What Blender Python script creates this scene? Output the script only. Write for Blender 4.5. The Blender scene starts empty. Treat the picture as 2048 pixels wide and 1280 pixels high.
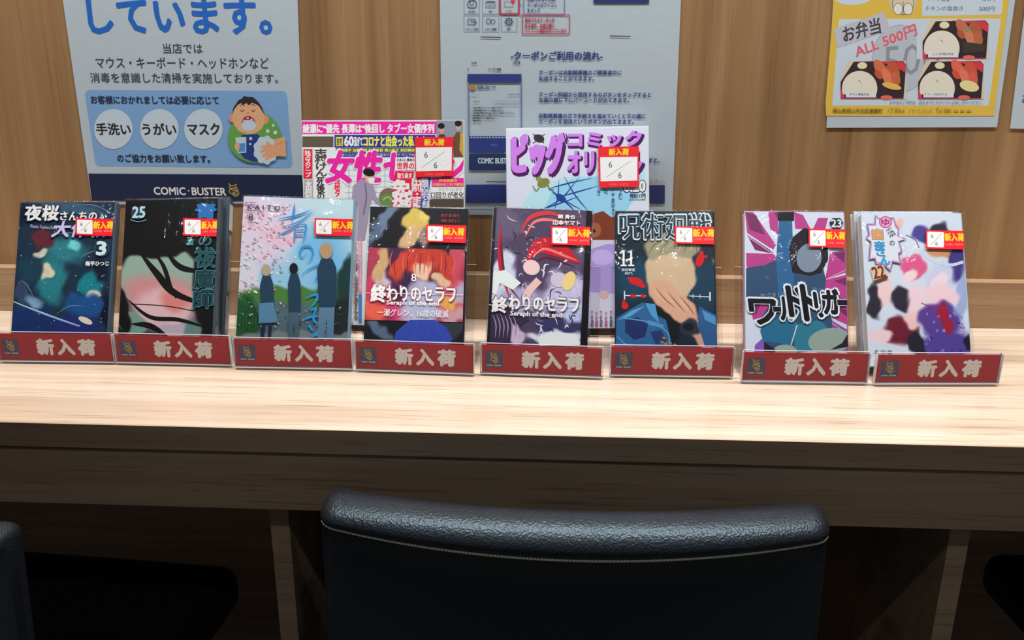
import bpy, bmesh, math, random
import numpy as np
from mathutils import Vector, Matrix

# ------------------------------------------------------------------ camera, world, lights, exposure
scene = bpy.context.scene
COL = scene.collection
R = math.radians
CT = 0.72                                    # height of the counter top
CAMPOS = np.array([0.0, -1.07, 1.028])
FPX, PITCH, YAW, ROLL = 1600.0, R(16.34), R(-2.76), R(0.246)
_f = np.array([math.sin(YAW) * math.cos(PITCH), math.cos(YAW) * math.cos(PITCH), -math.sin(PITCH)])
_r0 = np.array([math.cos(YAW), -math.sin(YAW), 0.0]); _u0 = np.cross(_r0, _f)
CR = math.cos(ROLL) * _r0 + math.sin(ROLL) * _u0
CU = -math.sin(ROLL) * _r0 + math.cos(ROLL) * _u0
CF = _f
cam = bpy.data.cameras.new('camera'); camo = bpy.data.objects.new('camera', cam); COL.objects.link(camo)
cam.sensor_width = 36.0; cam.lens = 36.0 * FPX / 2048.0; cam.clip_start = 0.02
camo.matrix_world = Matrix(((CR[0], CU[0], -CF[0], CAMPOS[0]), (CR[1], CU[1], -CF[1], CAMPOS[1]), (CR[2], CU[2], -CF[2], CAMPOS[2]), (0, 0, 0, 1)))
scene.camera = camo

w = bpy.data.worlds.new('world'); scene.world = w; w.use_nodes = True
w.node_tree.nodes['Background'].inputs[0].default_value = (0.75, 0.85, 1.0, 1)
w.node_tree.nodes['Background'].inputs[1].default_value = 0.027

def area(name, loc, rot, size, energy, color=(1.0, 0.985, 0.965), spread=180):
    l = bpy.data.lights.new(name, 'AREA'); l.energy = energy; l.color = color; l.spread = R(spread)
    if isinstance(size, tuple): l.shape = 'RECTANGLE'; l.size, l.size_y = size
    else: l.shape = 'DISK'; l.size = size
    o = bpy.data.objects.new(name, l); COL.objects.link(o); o.location = loc; o.rotation_euler = rot
    return o
area('ceiling_tube_light', (0.15, -0.36, 2.55), (0, 0, 0), (3.0, 0.10), 79)
for i, x in enumerate((-1.1, -0.25, 0.55, 1.35)):
    area('ceiling_downlight', (x, -1.75, 2.6), (0, 0, 0), 0.07, 1.7)

scene.view_settings.view_transform = 'Standard'
scene.view_settings.look = 'None'
scene.view_settings.exposure = 0.0
scene.view_settings.gamma = 1.0
scene.view_settings.use_curve_mapping = False

# ------------------------------------------------------------------ helpers
def lin(c):
    c = np.asarray(c, float) / 255.0
    return np.where(c <= 0.04045, c / 12.92, ((c + 0.055) / 1.055) ** 2.4)

def nodes(name):
    m = bpy.data.materials.new(name); m.use_nodes = True
    nt = m.node_tree; return m, nt, nt.nodes['Principled BSDF']

def simple(name, col, rough=0.5, metal=0.0, coat=0.0, spec=0.5, bump=0.0, bscale=200.0):
    m, nt, b = nodes(name)
    b.inputs['Base Color'].default_value = (*col, 1); b.inputs['Roughness'].default_value = rough
    b.inputs['Metallic'].default_value = metal; b.inputs['Coat Weight'].default_value = coat
    b.inputs['Specular IOR Level'].default_value = spec
    tc = nt.nodes.new('ShaderNodeTexCoord'); n = nt.nodes.new('ShaderNodeTexNoise'); n.inputs['Scale'].default_value = bscale
    nt.links.new(tc.outputs['Object'], n.inputs['Vector'])
    bp = nt.nodes.new('ShaderNodeBump'); bp.inputs['Strength'].default_value = bump; bp.inputs['Distance'].default_value = 0.001
    nt.links.new(n.outputs['Fac'], bp.inputs['Height']); nt.links.new(bp.outputs[0], b.inputs['Normal'])
    return m

def ramp(nt, stops, src):
    r = nt.nodes.new('ShaderNodeValToRGB'); e = r.color_ramp.elements
    e[0].position, e[0].color = stops[0][0], (*stops[0][1], 1)
    e[1].position, e[1].color = stops[-1][0], (*stops[-1][1], 1)
    for p, c in stops[1:-1]:
        k = e.new(p); k.color = (*c, 1)
    nt.links.new(src, r.inputs[0]); return r

def wood(name, grain, light, mid, dark, rough, pore=0.35, coat=0.0, big=1.0):
    """grain: 'x' or 'z' = direction the grain runs"""
    m, nt, b = nodes(name)
    tc = nt.nodes.new('ShaderNodeTexCoord')
    def noise(sl, sc, detail, dist=0.0, off=0.0):
        mp = nt.nodes.new('ShaderNodeMapping'); mp.inputs['Location'].default_value = (off, off, off)
        mp.inputs['Scale'].default_value = (sl, sc, sc) if grain == 'x' else (sc, sc, sl)
        nt.links.new(tc.outputs['Object'], mp.inputs[0])
        n = nt.nodes.new('ShaderNodeTexNoise'); n.inputs['Scale'].default_value = 1.0
        n.inputs['Detail'].default_value = detail; n.inputs['Distortion'].default_value = dist
        nt.links.new(mp.outputs[0], n.inputs['Vector']); return n
    n1 = noise(0.55 * big, 14.0 * big, 4, 0.6)
    r1 = ramp(nt, [(0.34, dark), (0.46, mid), (0.56, light), (0.68, mid)], n1.outputs['Fac'])
    n2 = noise(1.6, 75.0, 5, 0.3, 3.1)
    r2 = ramp(nt, [(0.30, (0.86, 0.84, 0.82)), (0.60, (1.05, 1.05, 1.05))], n2.outputs['Fac'])
    n3 = noise(9.0, 420.0, 3, 0.1, 7.7)
    g = 1.0 - pore
    r3 = ramp(nt, [(0.33, (g, g * 0.95, g * 0.9)), (0.40, (1, 1, 1))], n3.outputs['Fac'])
    def mul(a, c):
        x = nt.nodes.new('ShaderNodeMix'); x.data_type = 'RGBA'; x.blend_type = 'MULTIPLY'; x.inputs['Factor'].default_value = 1
        nt.links.new(a, x.inputs['A']); nt.links.new(c, x.inputs['B']); return x.outputs['Result']
    c = mul(mul(r1.outputs[0], r2.outputs[0]), r3.outputs[0])
    nt.links.new(c, b.inputs['Base Color'])
    b.inputs['Roughness'].default_value = rough; b.inputs['Coat Weight'].default_value = coat; b.inputs['Coat Roughness'].default_value = 0.25
    bp = nt.nodes.new('ShaderNodeBump'); bp.inputs['Strength'].default_value = 0.12; bp.inputs['Distance'].default_value = 0.0005
    nt.links.new(n3.outputs['Fac'], bp.inputs['Height']); nt.links.new(bp.outputs[0], b.inputs['Normal'])
    return m

def clear(name, tint=(0.95, 0.95, 0.97), ior=1.49, rough=0.03, bump=0.0, bscale=60.0, floor_=0.0):
    m = bpy.data.materials.new(name); m.use_nodes = True; nt = m.node_tree
    for n in list(nt.nodes): nt.nodes.remove(n)
    out = nt.nodes.new('ShaderNodeOutputMaterial'); mix = nt.nodes.new('ShaderNodeMixShader')
    tr = nt.nodes.new('ShaderNodeBsdfTransparent'); tr.inputs[0].default_value = (*tint, 1)
    gl = nt.nodes.new('ShaderNodeBsdfGlossy'); gl.inputs['Roughness'].default_value = rough
    fr = nt.nodes.new('ShaderNodeFresnel'); fr.inputs[0].default_value = ior
    ad = nt.nodes.new('ShaderNodeMath'); ad.operation = 'ADD'; ad.inputs[1].default_value = floor_
    ge = nt.nodes.new('ShaderNodeNewGeometry'); mr = nt.nodes.new('ShaderNodeMapRange')      # the same sheet from either side
    mr.inputs['To Min'].default_value = ior; mr.inputs['To Max'].default_value = 1.0 / ior
    nt.links.new(ge.outputs['Backfacing'], mr.inputs['Value']); nt.links.new(mr.outputs[0], fr.inputs[0])
    nt.links.new(fr.outputs[0], ad.inputs[0]); nt.links.new(ad.outputs[0], mix.inputs[0])
    nt.links.new(tr.outputs[0], mix.inputs[1]); nt.links.new(gl.outputs[0], mix.inputs[2]); nt.links.new(mix.outputs[0], out.inputs[0])
    if bump:
        tc = nt.nodes.new('ShaderNodeTexCoord'); n = nt.nodes.new('ShaderNodeTexNoise')
        n.inputs['Scale'].default_value = bscale; n.inputs['Detail'].default_value = 2.5; n.inputs['Distortion'].default_value = 1.2
        nt.links.new(tc.outputs['Object'], n.inputs['Vector'])
        bp = nt.nodes.new('ShaderNodeBump'); bp.inputs['Strength'].default_value = bump; bp.inputs['Distance'].default_value = 0.004
        nt.links.new(n.outputs['Fac'], bp.inputs['Height'])
        nt.links.new(bp.outputs[0], gl.inputs['Normal'])
    return m

def print_mat(name, rough=0.35, coat=0.3, spec=0.5):
    m, nt, b = nodes(name)
    a = nt.nodes.new('ShaderNodeVertexColor'); a.layer_name = 'ink'
    nt.links.new(a.outputs['Color'], b.inputs['Base Color'])
    b.inputs['Roughness'].default_value = rough; b.inputs['Coat Weight'].default_value = coat
    b.inputs['Specular IOR Level'].default_value = spec; b.inputs['Coat Roughness'].default_value = 0.12
    return m

def empty(name, loc=(0, 0, 0), rotz=0.0):
    o = bpy.data.objects.new(name, None); COL.objects.link(o); o.location = loc; o.rotation_euler = (0, 0, rotz)
    o.empty_display_size = 0.05; return o

def tag(o, label=None, cat=None, group=None, kind=None):
    if label: o['label'] = label
    if cat: o['category'] = cat
    if group: o['group'] = group
    if kind: o['kind'] = kind
    return o

def mk(name, verts, faces, mat, parent=None, smooth=False):
    """verts in world coordinates; the parent Empty is only translated"""
    off = np.array(parent_loc(parent)); v = np.asarray(verts, float) - off
    me = bpy.data.meshes.new(name); me.from_pydata(v.tolist(), [], [list(f) for f in faces]); me.update()
    me.materials.append(mat)
    if smooth: me.polygons.foreach_set('use_smooth', [True] * len(me.polygons))
    o = bpy.data.objects.new(name, me); COL.objects.link(o)
    if parent: o.parent = parent
    return o

def parent_loc(p):
    l = Vector((0, 0, 0))
    while p is not None: l += p.location; p = p.parent
    return l

def bm_obj(name, bm, mat, parent=None, smooth=False):
    bmesh.ops.recalc_face_normals(bm, faces=bm.faces)
    off = parent_loc(parent); bmesh.ops.translate(bm, verts=bm.verts, vec=-off)
    me = bpy.data.meshes.new(name); bm.to_mesh(me); bm.free(); me.materials.append(mat)
    if smooth: me.polygons.foreach_set('use_smooth', [True] * len(me.polygons))
    o = bpy.data.objects.new(name, me); COL.objects.link(o)
    if parent: o.parent = parent
    return o

def add_box(bm, x0, x1, y0, y1, z0, z1, M=None, bev=0.0, seg=2):
    r = bmesh.ops.create_cube(bm, size=1.0); vs = r['verts']
    for v in vs:
        v.co = Vector(((x0 + x1) / 2 + v.co.x * (x1 - x0), (y0 + y1) / 2 + v.co.y * (y1 - y0), (z0 + z1) / 2 + v.co.z * (z1 - z0)))
    if bev > 0:
        es = list({e for v in vs for e in v.link_edges})
        r2 = bmesh.ops.bevel(bm, geom=es, offset=bev, segments=seg, affect='EDGES', profile=0.5)
        vs = list({v for f in r2['faces'] for v in f.verts} | {v for v in vs if v.is_valid})
    if M is not None:
        for v in vs: v.co = M @ v.co
    return vs

def box(name, x0, x1, y0, y1, z0, z1, mat, parent=None, M=None, bev=0.0, seg=2, smooth=False):
    bm = bmesh.new(); add_box(bm, x0, x1, y0, y1, z0, z1, M, bev, seg); return bm_obj(name, bm, mat, parent, smooth)

def add_cyl(bm, c, r, h, seg=24, M=None, r2=None):
    q = bmesh.ops.create_cone(bm, cap_ends=True, segments=seg, radius1=r, radius2=r if r2 is None else r2, depth=h)
    for v in q['verts']:
        v.co = v.co + Vector(c)
        if M is not None: v.co = M @ v.co

# ------------------------------------------------------------------ flat printing laid on real surfaces
_tc = {}
def text_geo(s, bold=0.0, W=1.0, H=1.0):
    """glyph outlines as faces, centred, one unit wide and high; heavier weights repeat the glyphs a little apart"""
    v, f = _glyphs(s)
    if bold <= 0: return v, f
    em = H / (1.0 + 0.95 * s.count('\n')) * bold
    if bold >= 0.035: ds = [(math.cos(a) * em / W, math.sin(a) * em / H) for a in np.arange(0, 6.28, math.pi / 4)] + [(0, 0)]
    elif bold >= 0.015: ds = [(em / W, em / H), (-em / W, em / H), (em / W, -em / H), (-em / W, -em / H)]
    else: ds = [(em / W, 0), (-em / W, 0)]
    n = len(v); return np.vstack([v + np.array(d) for d in ds]), [tuple(i + n * k for i in q) for k in range(len(ds)) for q in f]

def _glyphs(s):
    key = s
    if key not in _tc:
        cu = bpy.data.curves.new('lettering', 'FONT'); cu.body = s; cu.resolution_u = 2
        if '\n' in s: cu.align_x = 'CENTER'; cu.space_line = 0.78
        o = bpy.data.objects.new('lettering', cu); COL.objects.link(o)
        dg = bpy.context.evaluated_depsgraph_get(); me = bpy.data.meshes.new_from_object(o.evaluated_get(dg))
        v = np.zeros(len(me.vertices) * 3); me.vertices.foreach_get('co', v); v = v.reshape(-1, 3)[:, :2]
        f = [tuple(p.vertices) for p in me.polygons]
        lo, hi = v.min(0), v.max(0); v = (v - (lo + hi) / 2) / np.maximum(hi - lo, 1e-6)
        bpy.data.objects.remove(o); bpy.data.curves.remove(cu); bpy.data.meshes.remove(me)
        _tc[key] = (v, f)
    return _tc[key]

class Surface:
    """A plane in the room: origin, right and up directions; px() finds where a sight line through the photograph meets it."""
    def __init__(s, o, r, u): s.o, s.r, s.u = np.array(o, float), np.array(r, float), np.array(u, float); s.n = np.cross(s.r, s.u)
    def px(s, x, y):
        x = np.asarray(x, float); y = np.asarray(y, float)
        d = CF * FPX + CR * (x[..., None] - 1024) + CU * (640 - y[..., None])
        t = ((s.o - CAMPOS) @ s.n) / (d @ s.n)
        P = CAMPOS + d * t[..., None] - s.o
        return np.stack([P @ s.r, P @ s.u], -1)
    def to_px(s, ab):
        P = s.o + ab[..., :1] * s.r + ab[..., 1:2] * s.u - CAMPOS
        z = P @ CF; return 1024 + FPX * (P @ CR) / z, 640 - FPX * (P @ CU) / z
    def world(s, ab, h): return s.o + ab[:, :1] * s.r + ab[:, 1:2] * s.u + np.asarray(h).reshape(-1, 1) * s.n

def ncopies(b): return 1 if b <= 0 else 2 if b < 0.015 else 4 if b < 0.035 else 9

class Print:
    STEP = 0.000004
    def __init__(s, sf, gain, base=0.0002, clip=None):
        s.sf, s.gain, s.base, s.clip = sf, gain, base, clip or getattr(sf, 'clip', None); s.v, s.f, s.c, s.k, s.n = [], [], [], 0, 0
    def col(s, c): return np.clip(lin(c) * s.gain, 0.004, 0.86)
    def raw(s, ab, faces, color, copies=1):
        s.k += 1; ab = np.asarray(ab, float)
        if s.clip: ab = np.stack([np.clip(ab[:, 0], s.clip[0], s.clip[2]), np.clip(ab[:, 1], s.clip[1], s.clip[3])], 1)
        h = s.base + s.k * s.STEP + np.repeat(np.arange(copies) * s.STEP * 0.5, len(ab) // copies)
        s.k += (copies - 1) * 0.5
        s.v.append(s.sf.world(ab, h)); 
        for f in faces: s.f.append([i + s.n for i in f])
        color = np.asarray(color, float)
        if color.ndim == 1: s.c.append(np.repeat(s.col(color)[None], sum(len(f) for f in faces), 0))
        else:
            cc = s.col(color); s.c.append(cc[np.concatenate([list(f) for f in faces])])
        s.n += len(ab)
    def poly(s, pts, color):
        p = np.array(pts, float); ab = s.sf.px(p[:, 0], p[:, 1]); s.raw(ab, [range(len(ab))], color)
    def rect(s, x0, y0, x1, y1, color, r=0.0, slope=0.0):
        """slope: extra fall in pixels from the left to the right end"""
        if r <= 0: pts = [(x0, y0), (x1, y0 + slope), (x1, y1 + slope), (x0, y1)]
        else:
            pts = []
            for cx, cy, a0 in ((x1 - r, y0 + r, -90), (x1 - r, y1 - r, 0), (x0 + r, y1 - r, 90), (x0 + r, y0 + r, 180)):
                for k in range(6):
                    a = R(a0 + k * 18); px_ = cx + r * math.cos(a); pts.append((px_, cy + r * math.sin(a) + slope * (px_ - x0) / (x1 - x0)))
        s.poly(pts, color)
    def frame(s, x0, y0, x1, y1, t, color, slope=0.0):
        s.stroke([(x0, y0), (x1, y0 + slope)], t, color); s.stroke([(x1, y0 + slope), (x1, y1 + slope)], t, color)
        s.stroke([(x1, y1 + slope), (x0, y1)], t, color); s.stroke([(x0, y1), (x0, y0)], t, color)
    def ell(s, cx, cy, rx, ry, color, rot=0.0, n=28):
        a = np.linspace(0, 2 * np.pi, n, endpoint=False); q = R(rot)
        x = rx * np.cos(a); y = ry * np.sin(a)
        s.poly(np.stack([cx + x * math.cos(q) - y * math.sin(q), cy + x * math.sin(q) + y * math.cos(q)], 1), color)
    def stroke(s, pts, width, color, taper=False):
        p = np.array(pts, float)
        if len(p) > 2:                                          # Catmull-Rom smoothing
            q = [p[0]]; e = np.vstack([2 * p[0] - p[1], p, 2 * p[-1] - p[-2]])
            for i in range(1, len(e) - 2):
                for t in np.linspace(0, 1, 7)[1:]:
                    q.append(0.5 * ((2 * e[i]) + (-e[i - 1] + e[i + 1]) * t + (2 * e[i - 1] - 5 * e[i] + 4 * e[i + 1] - e[i + 2]) * t * t + (-e[i - 1] + 3 * e[i] - 3 * e[i + 1] + e[i + 2]) * t ** 3))
            p = np.array(q)
        d = np.gradient(p, axis=0); d /= np.maximum(np.linalg.norm(d, axis=1, keepdims=True), 1e-6)
        nn = np.stack([-d[:, 1], d[:, 0]], 1); wd = np.full(len(p), width / 2.0)
        if taper: wd *= np.sin(np.linspace(0.12, np.pi - 0.12, len(p)))
        a, b = p + nn * wd[:, None], p - nn * wd[:, None]
        q = np.vstack([a, b]); ab = s.sf.px(q[:, 0], q[:, 1]); m = len(p)
        s.raw(ab, [(i, i + 1, m + i + 1, m + i) for i in range(m - 1)], color)
    def text(s, t, x0, y0, x1, y1, color, bold=0.0, rot=0.0, shear=0.0, outline=None, ow=0.03, slope=0.0):
        my = (y0 + y1) / 2; e = s.sf.px(np.array([x0, x1, (x0 + x1) / 2, (x0 + x1) / 2]), np.array([my, my + slope, y0, y1]))
        W = np.linalg.norm(e[1] - e[0]); H = np.linalg.norm(e[3] - e[2]); c = (e[0] + e[1]) / 2
        a = math.atan2(e[1][1] - e[0][1], e[1][0] - e[0][0]) if slope else 0.0
        a += R(rot)
        for bd, cl, extra in (((bold + ow, outline, 1), (bold, color, 0)) if outline is not None else ((bold, color, 0),)):
            v, f = text_geo(t, bd, W, H)
            g = 1.0 + (0.06 if extra else 0.0)
            x = v[:, 0] * W * (g if len(t) < 3 else 1 + 0.02 * extra) + v[:, 1] * H * shear; y = v[:, 1] * H * g
            s.raw(np.stack([c[0] + x * math.cos(a) - y * math.sin(a), c[1] + x * math.sin(a) + y * math.cos(a)], 1), f, cl, ncopies(bd))
    def vtext(s, t, x0, y0, x1, y1, color, **k): s.text('\n'.join(t), x0, y0, x1, y1, color, **k)
    def field(s, a0, b0, a1, b1, step, base, blobs, warp=3.0, seed=0.0, grainy=0.0):
        """soft patches of colour; blobs: (cx, cy, rx, ry, rot, colour, softness)"""
        na, nb = max(2, int((a1 - a0) / step)), max(2, int((b1 - b0) / step))
        A, B = np.meshgrid(np.linspace(a0, a1, na + 1), np.linspace(b0, b1, nb + 1))
        ab = np.stack([A.ravel(), B.ravel()], 1); X, Y = s.sf.to_px(ab)
        k = seed
        X2 = X + warp * (np.sin(Y * 0.11 + k) + 0.6 * np.sin(X * 0.21 + Y * 0.17 + 2 * k)) ; Y2 = Y + warp * (np.sin(X * 0.13 + 1.7 * k) + 0.6 * np.sin(Y * 0.23 - X * 0.15 + k))
        C = np.repeat(np.array([base], float), len(ab), 0)
        for cx, cy, rx, ry, rot, c, soft in blobs:
            q = R(rot); dx, dy = X2 - cx, Y2 - cy
            u = (dx * math.cos(q) + dy * math.sin(q)) / rx; v = (-dx * math.sin(q) + dy * math.cos(q)) / ry
            d = np.sqrt(u * u + v * v); m = np.clip((1 - d) / max(soft, 0.02) + 0.5, 0, 1)[:, None]; m = m * m * (3 - 2 * m)
            C = C * (1 - m) + np.array(c, float) * m
        if grainy:
            g = np.sin(X * 0.9 + 3 * np.sin(Y * 0.31 + k)) * np.sin(Y * 0.8 + 3 * np.sin(X * 0.27 - k))
            C = C * (1 + grainy * g[:, None])
        C = np.clip(C, 0, 255); m = na + 1
        s.raw(ab, [(j * m + i, j * m + i + 1, (j + 1) * m + i + 1, (j + 1) * m + i) for j in range(nb) for i in range(na)], C)
    def build(s, name, mat, parent):
        off = np.array(parent_loc(parent)); V = np.vstack(s.v) - off
        me = bpy.data.meshes.new(name); me.from_pydata(V.tolist(), [], s.f); me.update()
        a = me.color_attributes.new('ink', 'FLOAT_COLOR', 'CORNER'); C = np.vstack(s.c)
        C = np.hstack([C, np.ones((len(C), 1))]); a.data.foreach_set('color', C.ravel().astype(np.float32))
        me.materials.append(mat); o = bpy.data.objects.new(name, me); COL.objects.link(o); o.parent = parent; return o

# ------------------------------------------------------------------ materials
M_WALL = wood('wall_wood_laminate', 'z', (0.40, 0.238, 0.108), (0.33, 0.184, 0.079), (0.235, 0.124, 0.050), 0.55, pore=0.12)
M_TRIM = wood('riser_wood_laminate', 'x', (0.42, 0.27, 0.155), (0.37, 0.23, 0.125), (0.31, 0.185, 0.10), 0.5, pore=0.25)
M_TOP = wood('counter_wood_laminate', 'x', (0.68, 0.555, 0.44), (0.63, 0.495, 0.375), (0.55, 0.415, 0.305), 0.32, pore=0.38, coat=0.3)
M_APRON = wood('apron_wood_laminate', 'x', (0.54, 0.39, 0.265), (0.47, 0.33, 0.215), (0.38, 0.25, 0.155), 0.48, pore=0.3)
M_FLOOR = simple('floor_dark_carpet', (0.05, 0.045, 0.04), 0.95, bump=0.6, bscale=400)
M_ACRYL = clear('clear_acrylic', (0.955, 0.95, 0.965), 1.49, 0.04)
M_POCKET = clear('clear_pocket_film', (0.97, 0.97, 0.975), 1.22, 0.06)
M_EDGE = simple('painted_glow_acrylic', (0.62, 0.60, 0.62), 0.15)  # pale colour imitates the light that gathers in acrylic edges
M_WRAP = clear('shrink_wrap_film', (0.985, 0.985, 0.985), 1.45, 0.07, bump=0.34, bscale=34.0)
M_PAGES = simple('book_page_block', (0.62, 0.62, 0.60), 0.8, bump=0.4, bscale=900)
M_PAPER = simple('white_paper', (0.53, 0.625, 0.70), 0.7, bump=0.15, bscale=90)
M_INK = print_mat('poster_ink', 0.6, 0.0)
M_COVER = print_mat('cover_ink', 0.30, 0.35)
M_STICK = print_mat('sticker_ink', 0.45, 0.1)
M_CARD = print_mat('card_ink', 0.55, 0.0)
M_TAPE = clear('clear_tape', (0.93, 0.93, 0.9), 1.45, 0.25, floor_=0.05)
def leather():
    m, nt, b = nodes('black_leatherette')
    b.inputs['Base Color'].default_value = (0.010, 0.012, 0.016, 1); b.inputs['Roughness'].default_value = 0.36
    b.inputs['Specular IOR Level'].default_value = 0.62; b.inputs['Specular Tint'].default_value = (0.62, 0.85, 1.0, 1)
    tc = nt.nodes.new('ShaderNodeTexCoord')
    v = nt.nodes.new('ShaderNodeTexVoronoi'); v.feature = 'SMOOTH_F1'; v.inputs['Scale'].default_value = 620
    n = nt.nodes.new('ShaderNodeTexNoise'); n.inputs['Scale'].default_value = 300; n.inputs['Detail'].default_value = 3
    for q in (v, n): nt.links.new(tc.outputs['Object'], q.inputs['Vector'])
    a = nt.nodes.new('ShaderNodeMath'); a.operation = 'ADD'; nt.links.new(v.outputs['Distance'], a.inputs[0]); nt.links.new(n.outputs['Fac'], a.inputs[1])
    bp = nt.nodes.new('ShaderNodeBump'); bp.inputs['Strength'].default_value = 0.65; bp.inputs['Distance'].default_value = 0.0006
    nt.links.new(a.outputs[0], bp.inputs['Height']); nt.links.new(bp.outputs[0], b.inputs['Normal'])
    return m
M_LEATHER = leather()
M_THREAD = simple('pale_thread', (0.80, 0.77, 0.72), 0.7)
M_BLACKMETAL = simple('black_painted_metal', (0.02, 0.02, 0.022), 0.4)
M_RUBBER = simple('black_rubber', (0.015, 0.015, 0.015), 0.8)

# ------------------------------------------------------------------ the setting
o = box('floor', -3, 3, -3.5, 0.06, -0.05, 0, M_FLOOR); tag(o, kind='structure')
o = box('wall_back', -3, 3, 0.0, 0.08, 0.0, 2.7, M_WALL); tag(o, kind='structure')
o = box('trim_1', -3, 3, -0.02, 0.0, CT, CT + 0.063, M_TRIM, bev=0.0008, seg=1); tag(o, kind='structure')

# ------------------------------------------------------------------ counter
counter = empty('counter', (0, -0.2, 0))
tag(counter, 'long light wood counter holding the row of comic books, with a deep front apron', 'counter')
box('worktop', -2.6, 2.6, -0.393, -0.0005, CT - 0.0245, CT, M_TOP, counter, bev=0.0007, seg=1)
# the front edge is banded in the darker laminate
box('edge_band', -2.6, 2.6, -0.3945, -0.393, CT - 0.0245, CT - 0.0003, M_APRON, counter)
box('apron', -2.6, 2.6, -0.391, -0.371, CT - 0.087, CT - 0.0265, M_APRON, counter, bev=0.0006, seg=1)
for x in (-1.05, -0.266, 0.398, 1.3):
    box('support_panel', x - 0.0095, x + 0.0095, -0.370, -0.03, 0.001, CT - 0.0245, M_APRON, counter)
box('modesty_panel', -2.6, 2.6, -0.03, -0.0005, 0.001, CT - 0.0245, M_APRON, counter)

# ------------------------------------------------------------------ posters
WHITE = (178, 192, 204)
def wall_sheet(name, outline, label, gap, sub=26, curl=None, thick=0.0003, tapes=()):
    sf = Surface((0, -gap, 1.0), (1, 0, 0), (0, 0, 1))
    ab = [sf.px(float(x), float(y)) for x, y in outline]; TL, TR, BR, BL = ab
    c = (TL + TR + BR + BL) / 4
    e = empty(name, (c[0], -gap, c[1])); tag(e, label, 'poster')
    n = sub; V = []; F = []
    for side in (0, 1):
        for j in range(n + 1):
            for i in range(n + 1):
                u, v = i / n, j / n
                p = (TL * (1 - u) + TR * u) * (1 - v) + (BL * (1 - u) + BR * u) * v
                h = (curl(p) if curl else 0.0) - side * thick
                V.append(sf.world(p[None], h)[0])
    m = n + 1; K = m * m
    for j in range(n):
        for i in range(n):
            a = j * m + i; F.append((a, a + m, a + m + 1, a + 1)); F.append((K + a, K + a + 1, K + a + m + 1, K + a + m))
    for i in range(n):
        F.append((i, i + 1, K + i + 1, K + i)); b = n * m + i; F.append((b, K + b, K + b + 1, b + 1))
        l = i * m; F.append((l, K + l, K + l + m, l + m)); r_ = i * m + n; F.append((r_, r_ + m, K + r_ + m, K + r_))
    mk('sheet', V, F, M_PAPER, e, smooth=False)
    return e, sf

def squiggle(P, x0, y0, x1, y1, color, wd):
    """the shop's gold hand-drawn emblem"""
    W, H = x1 - x0, y1 - y0
    f = lambda *p: [(x0 + a * W, y0 + b * H) for a, b in p]
    P.stroke(f((.05, .02), (.35, .22), (.78, .08)), wd, color)
    P.stroke(f((.25, .12), (.12, .35), (.38, .40), (.75, .30)), wd, color)
    P.stroke(f((.30, .42), (.10, .60), (.30, .78), (.62, .72), (.72, .52), (.48, .40), (.30, .50)), wd, color)
    P.stroke(f((.35, .60), (.55, .55), (.85, .62), (.95, .80), (.75, .97), (.50, .92), (.40, .78)), wd, color)
    P.stroke(f((.45, .68), (.62, .85), (.85, .78)), wd, color)
    P.stroke(f((.66, .22), (.80, .40), (.92, .60)), wd, color)

# --- hygiene notice, left
e, sf = wall_sheet('poster', ((104, -150), (590, -150), (609, 406), (184, 409)), 'white hygiene notice with big blue lettering, a gargling boy and a navy foot band', 0.0012)
G = 1.42
P = Print(sf, G)
BLUE = (24, 92, 178); NAVYT = (42, 52, 74)
P.text('しています。', 177, -3, 541, 67, BLUE, bold=0.035)
P.text('当店では', 326, 87, 405, 107, NAVYT, bold=0.008)
P.text('マウス・キーボード・ヘッドホンなど', 192, 115, 538, 137, NAVYT, bold=0.008)
P.text('消毒を意識した清掃を実施しております。', 181, 146, 556, 166, NAVYT, bold=0.008)
Q = Print(sf, G, base=0.0001)
pts = []
for cx, cy, a0 in ((564, 192, -90), (575, 326, 0), (200, 322, 90), (180, 190, 180)):
    for k in range(6):
        a = R(a0 + k * 18); pts.append((cx + 10 * math.cos(a), cy + 10 * math.sin(a)))
Q.poly(pts, (112, 152, 194)); Q.build('blue_panel', M_INK, e)
P.base = 0.00025
P.text('お客様におかれましては必要に応じて', 182, 192, 437, 208, (36, 48, 78), bold=0.028)
for cx, t, x0, x1 in ((227, '手洗い', 193, 261), (319, 'うがい', 285, 352), (407, 'マスク', 376, 439)):
    P.ell(cx, 258, 38.5, 40, WHITE, n=40); P.text(t, x0, 247, x1, 270, (30, 32, 40), bold=0.03)
P.text('のご協力をお願い致します。', 235, 309, 420, 325, (30, 38, 60), bold=0.024)
P.poly([(177, 347), (604, 350), (608, 402), (184, 402)], (16, 28, 62))
P.text('COMIC', 308, 374, 371, 389, (215, 222, 230), bold=0.03, slope=1); P.text('·', 376, 380, 379, 383, (215, 222, 230), bold=.05)
P.text('BUSTER', 384, 375, 452, 390, (215, 222, 230), bold=0.03, slope=1)
squiggle(P, 456, 366, 479, 393, (170, 150, 60), 1.6)
P.build('notice_lettering', M_INK, e)
B = Print(sf, G, base=0.0010)
SKIN = (208, 158, 118)
a = np.linspace(0, 2 * np.pi, 40, endpoint=False)
B.poly([(510 + 53 * math.cos(t) * (1 + .04 * math.sin(t)), 274 + 51 * math.sin(t)) for t in a], (92, 146, 66))
B.poly([(484, 270), (516, 268), (528, 280), (524, 324), (505, 323), (489, 317), (476, 300)], (22, 52, 118))
B.ell(466, 236, 7, 9, (216, 134, 110)); B.ell(531, 239, 7, 9, (216, 134, 110))
B.poly([(466, 225), (472, 212), (487, 204), (508, 203), (522, 212), (529, 228), (530, 245), (524, 258), (510, 267), (494, 268), (478, 262), (469, 250), (465, 238)], SKIN)
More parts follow.
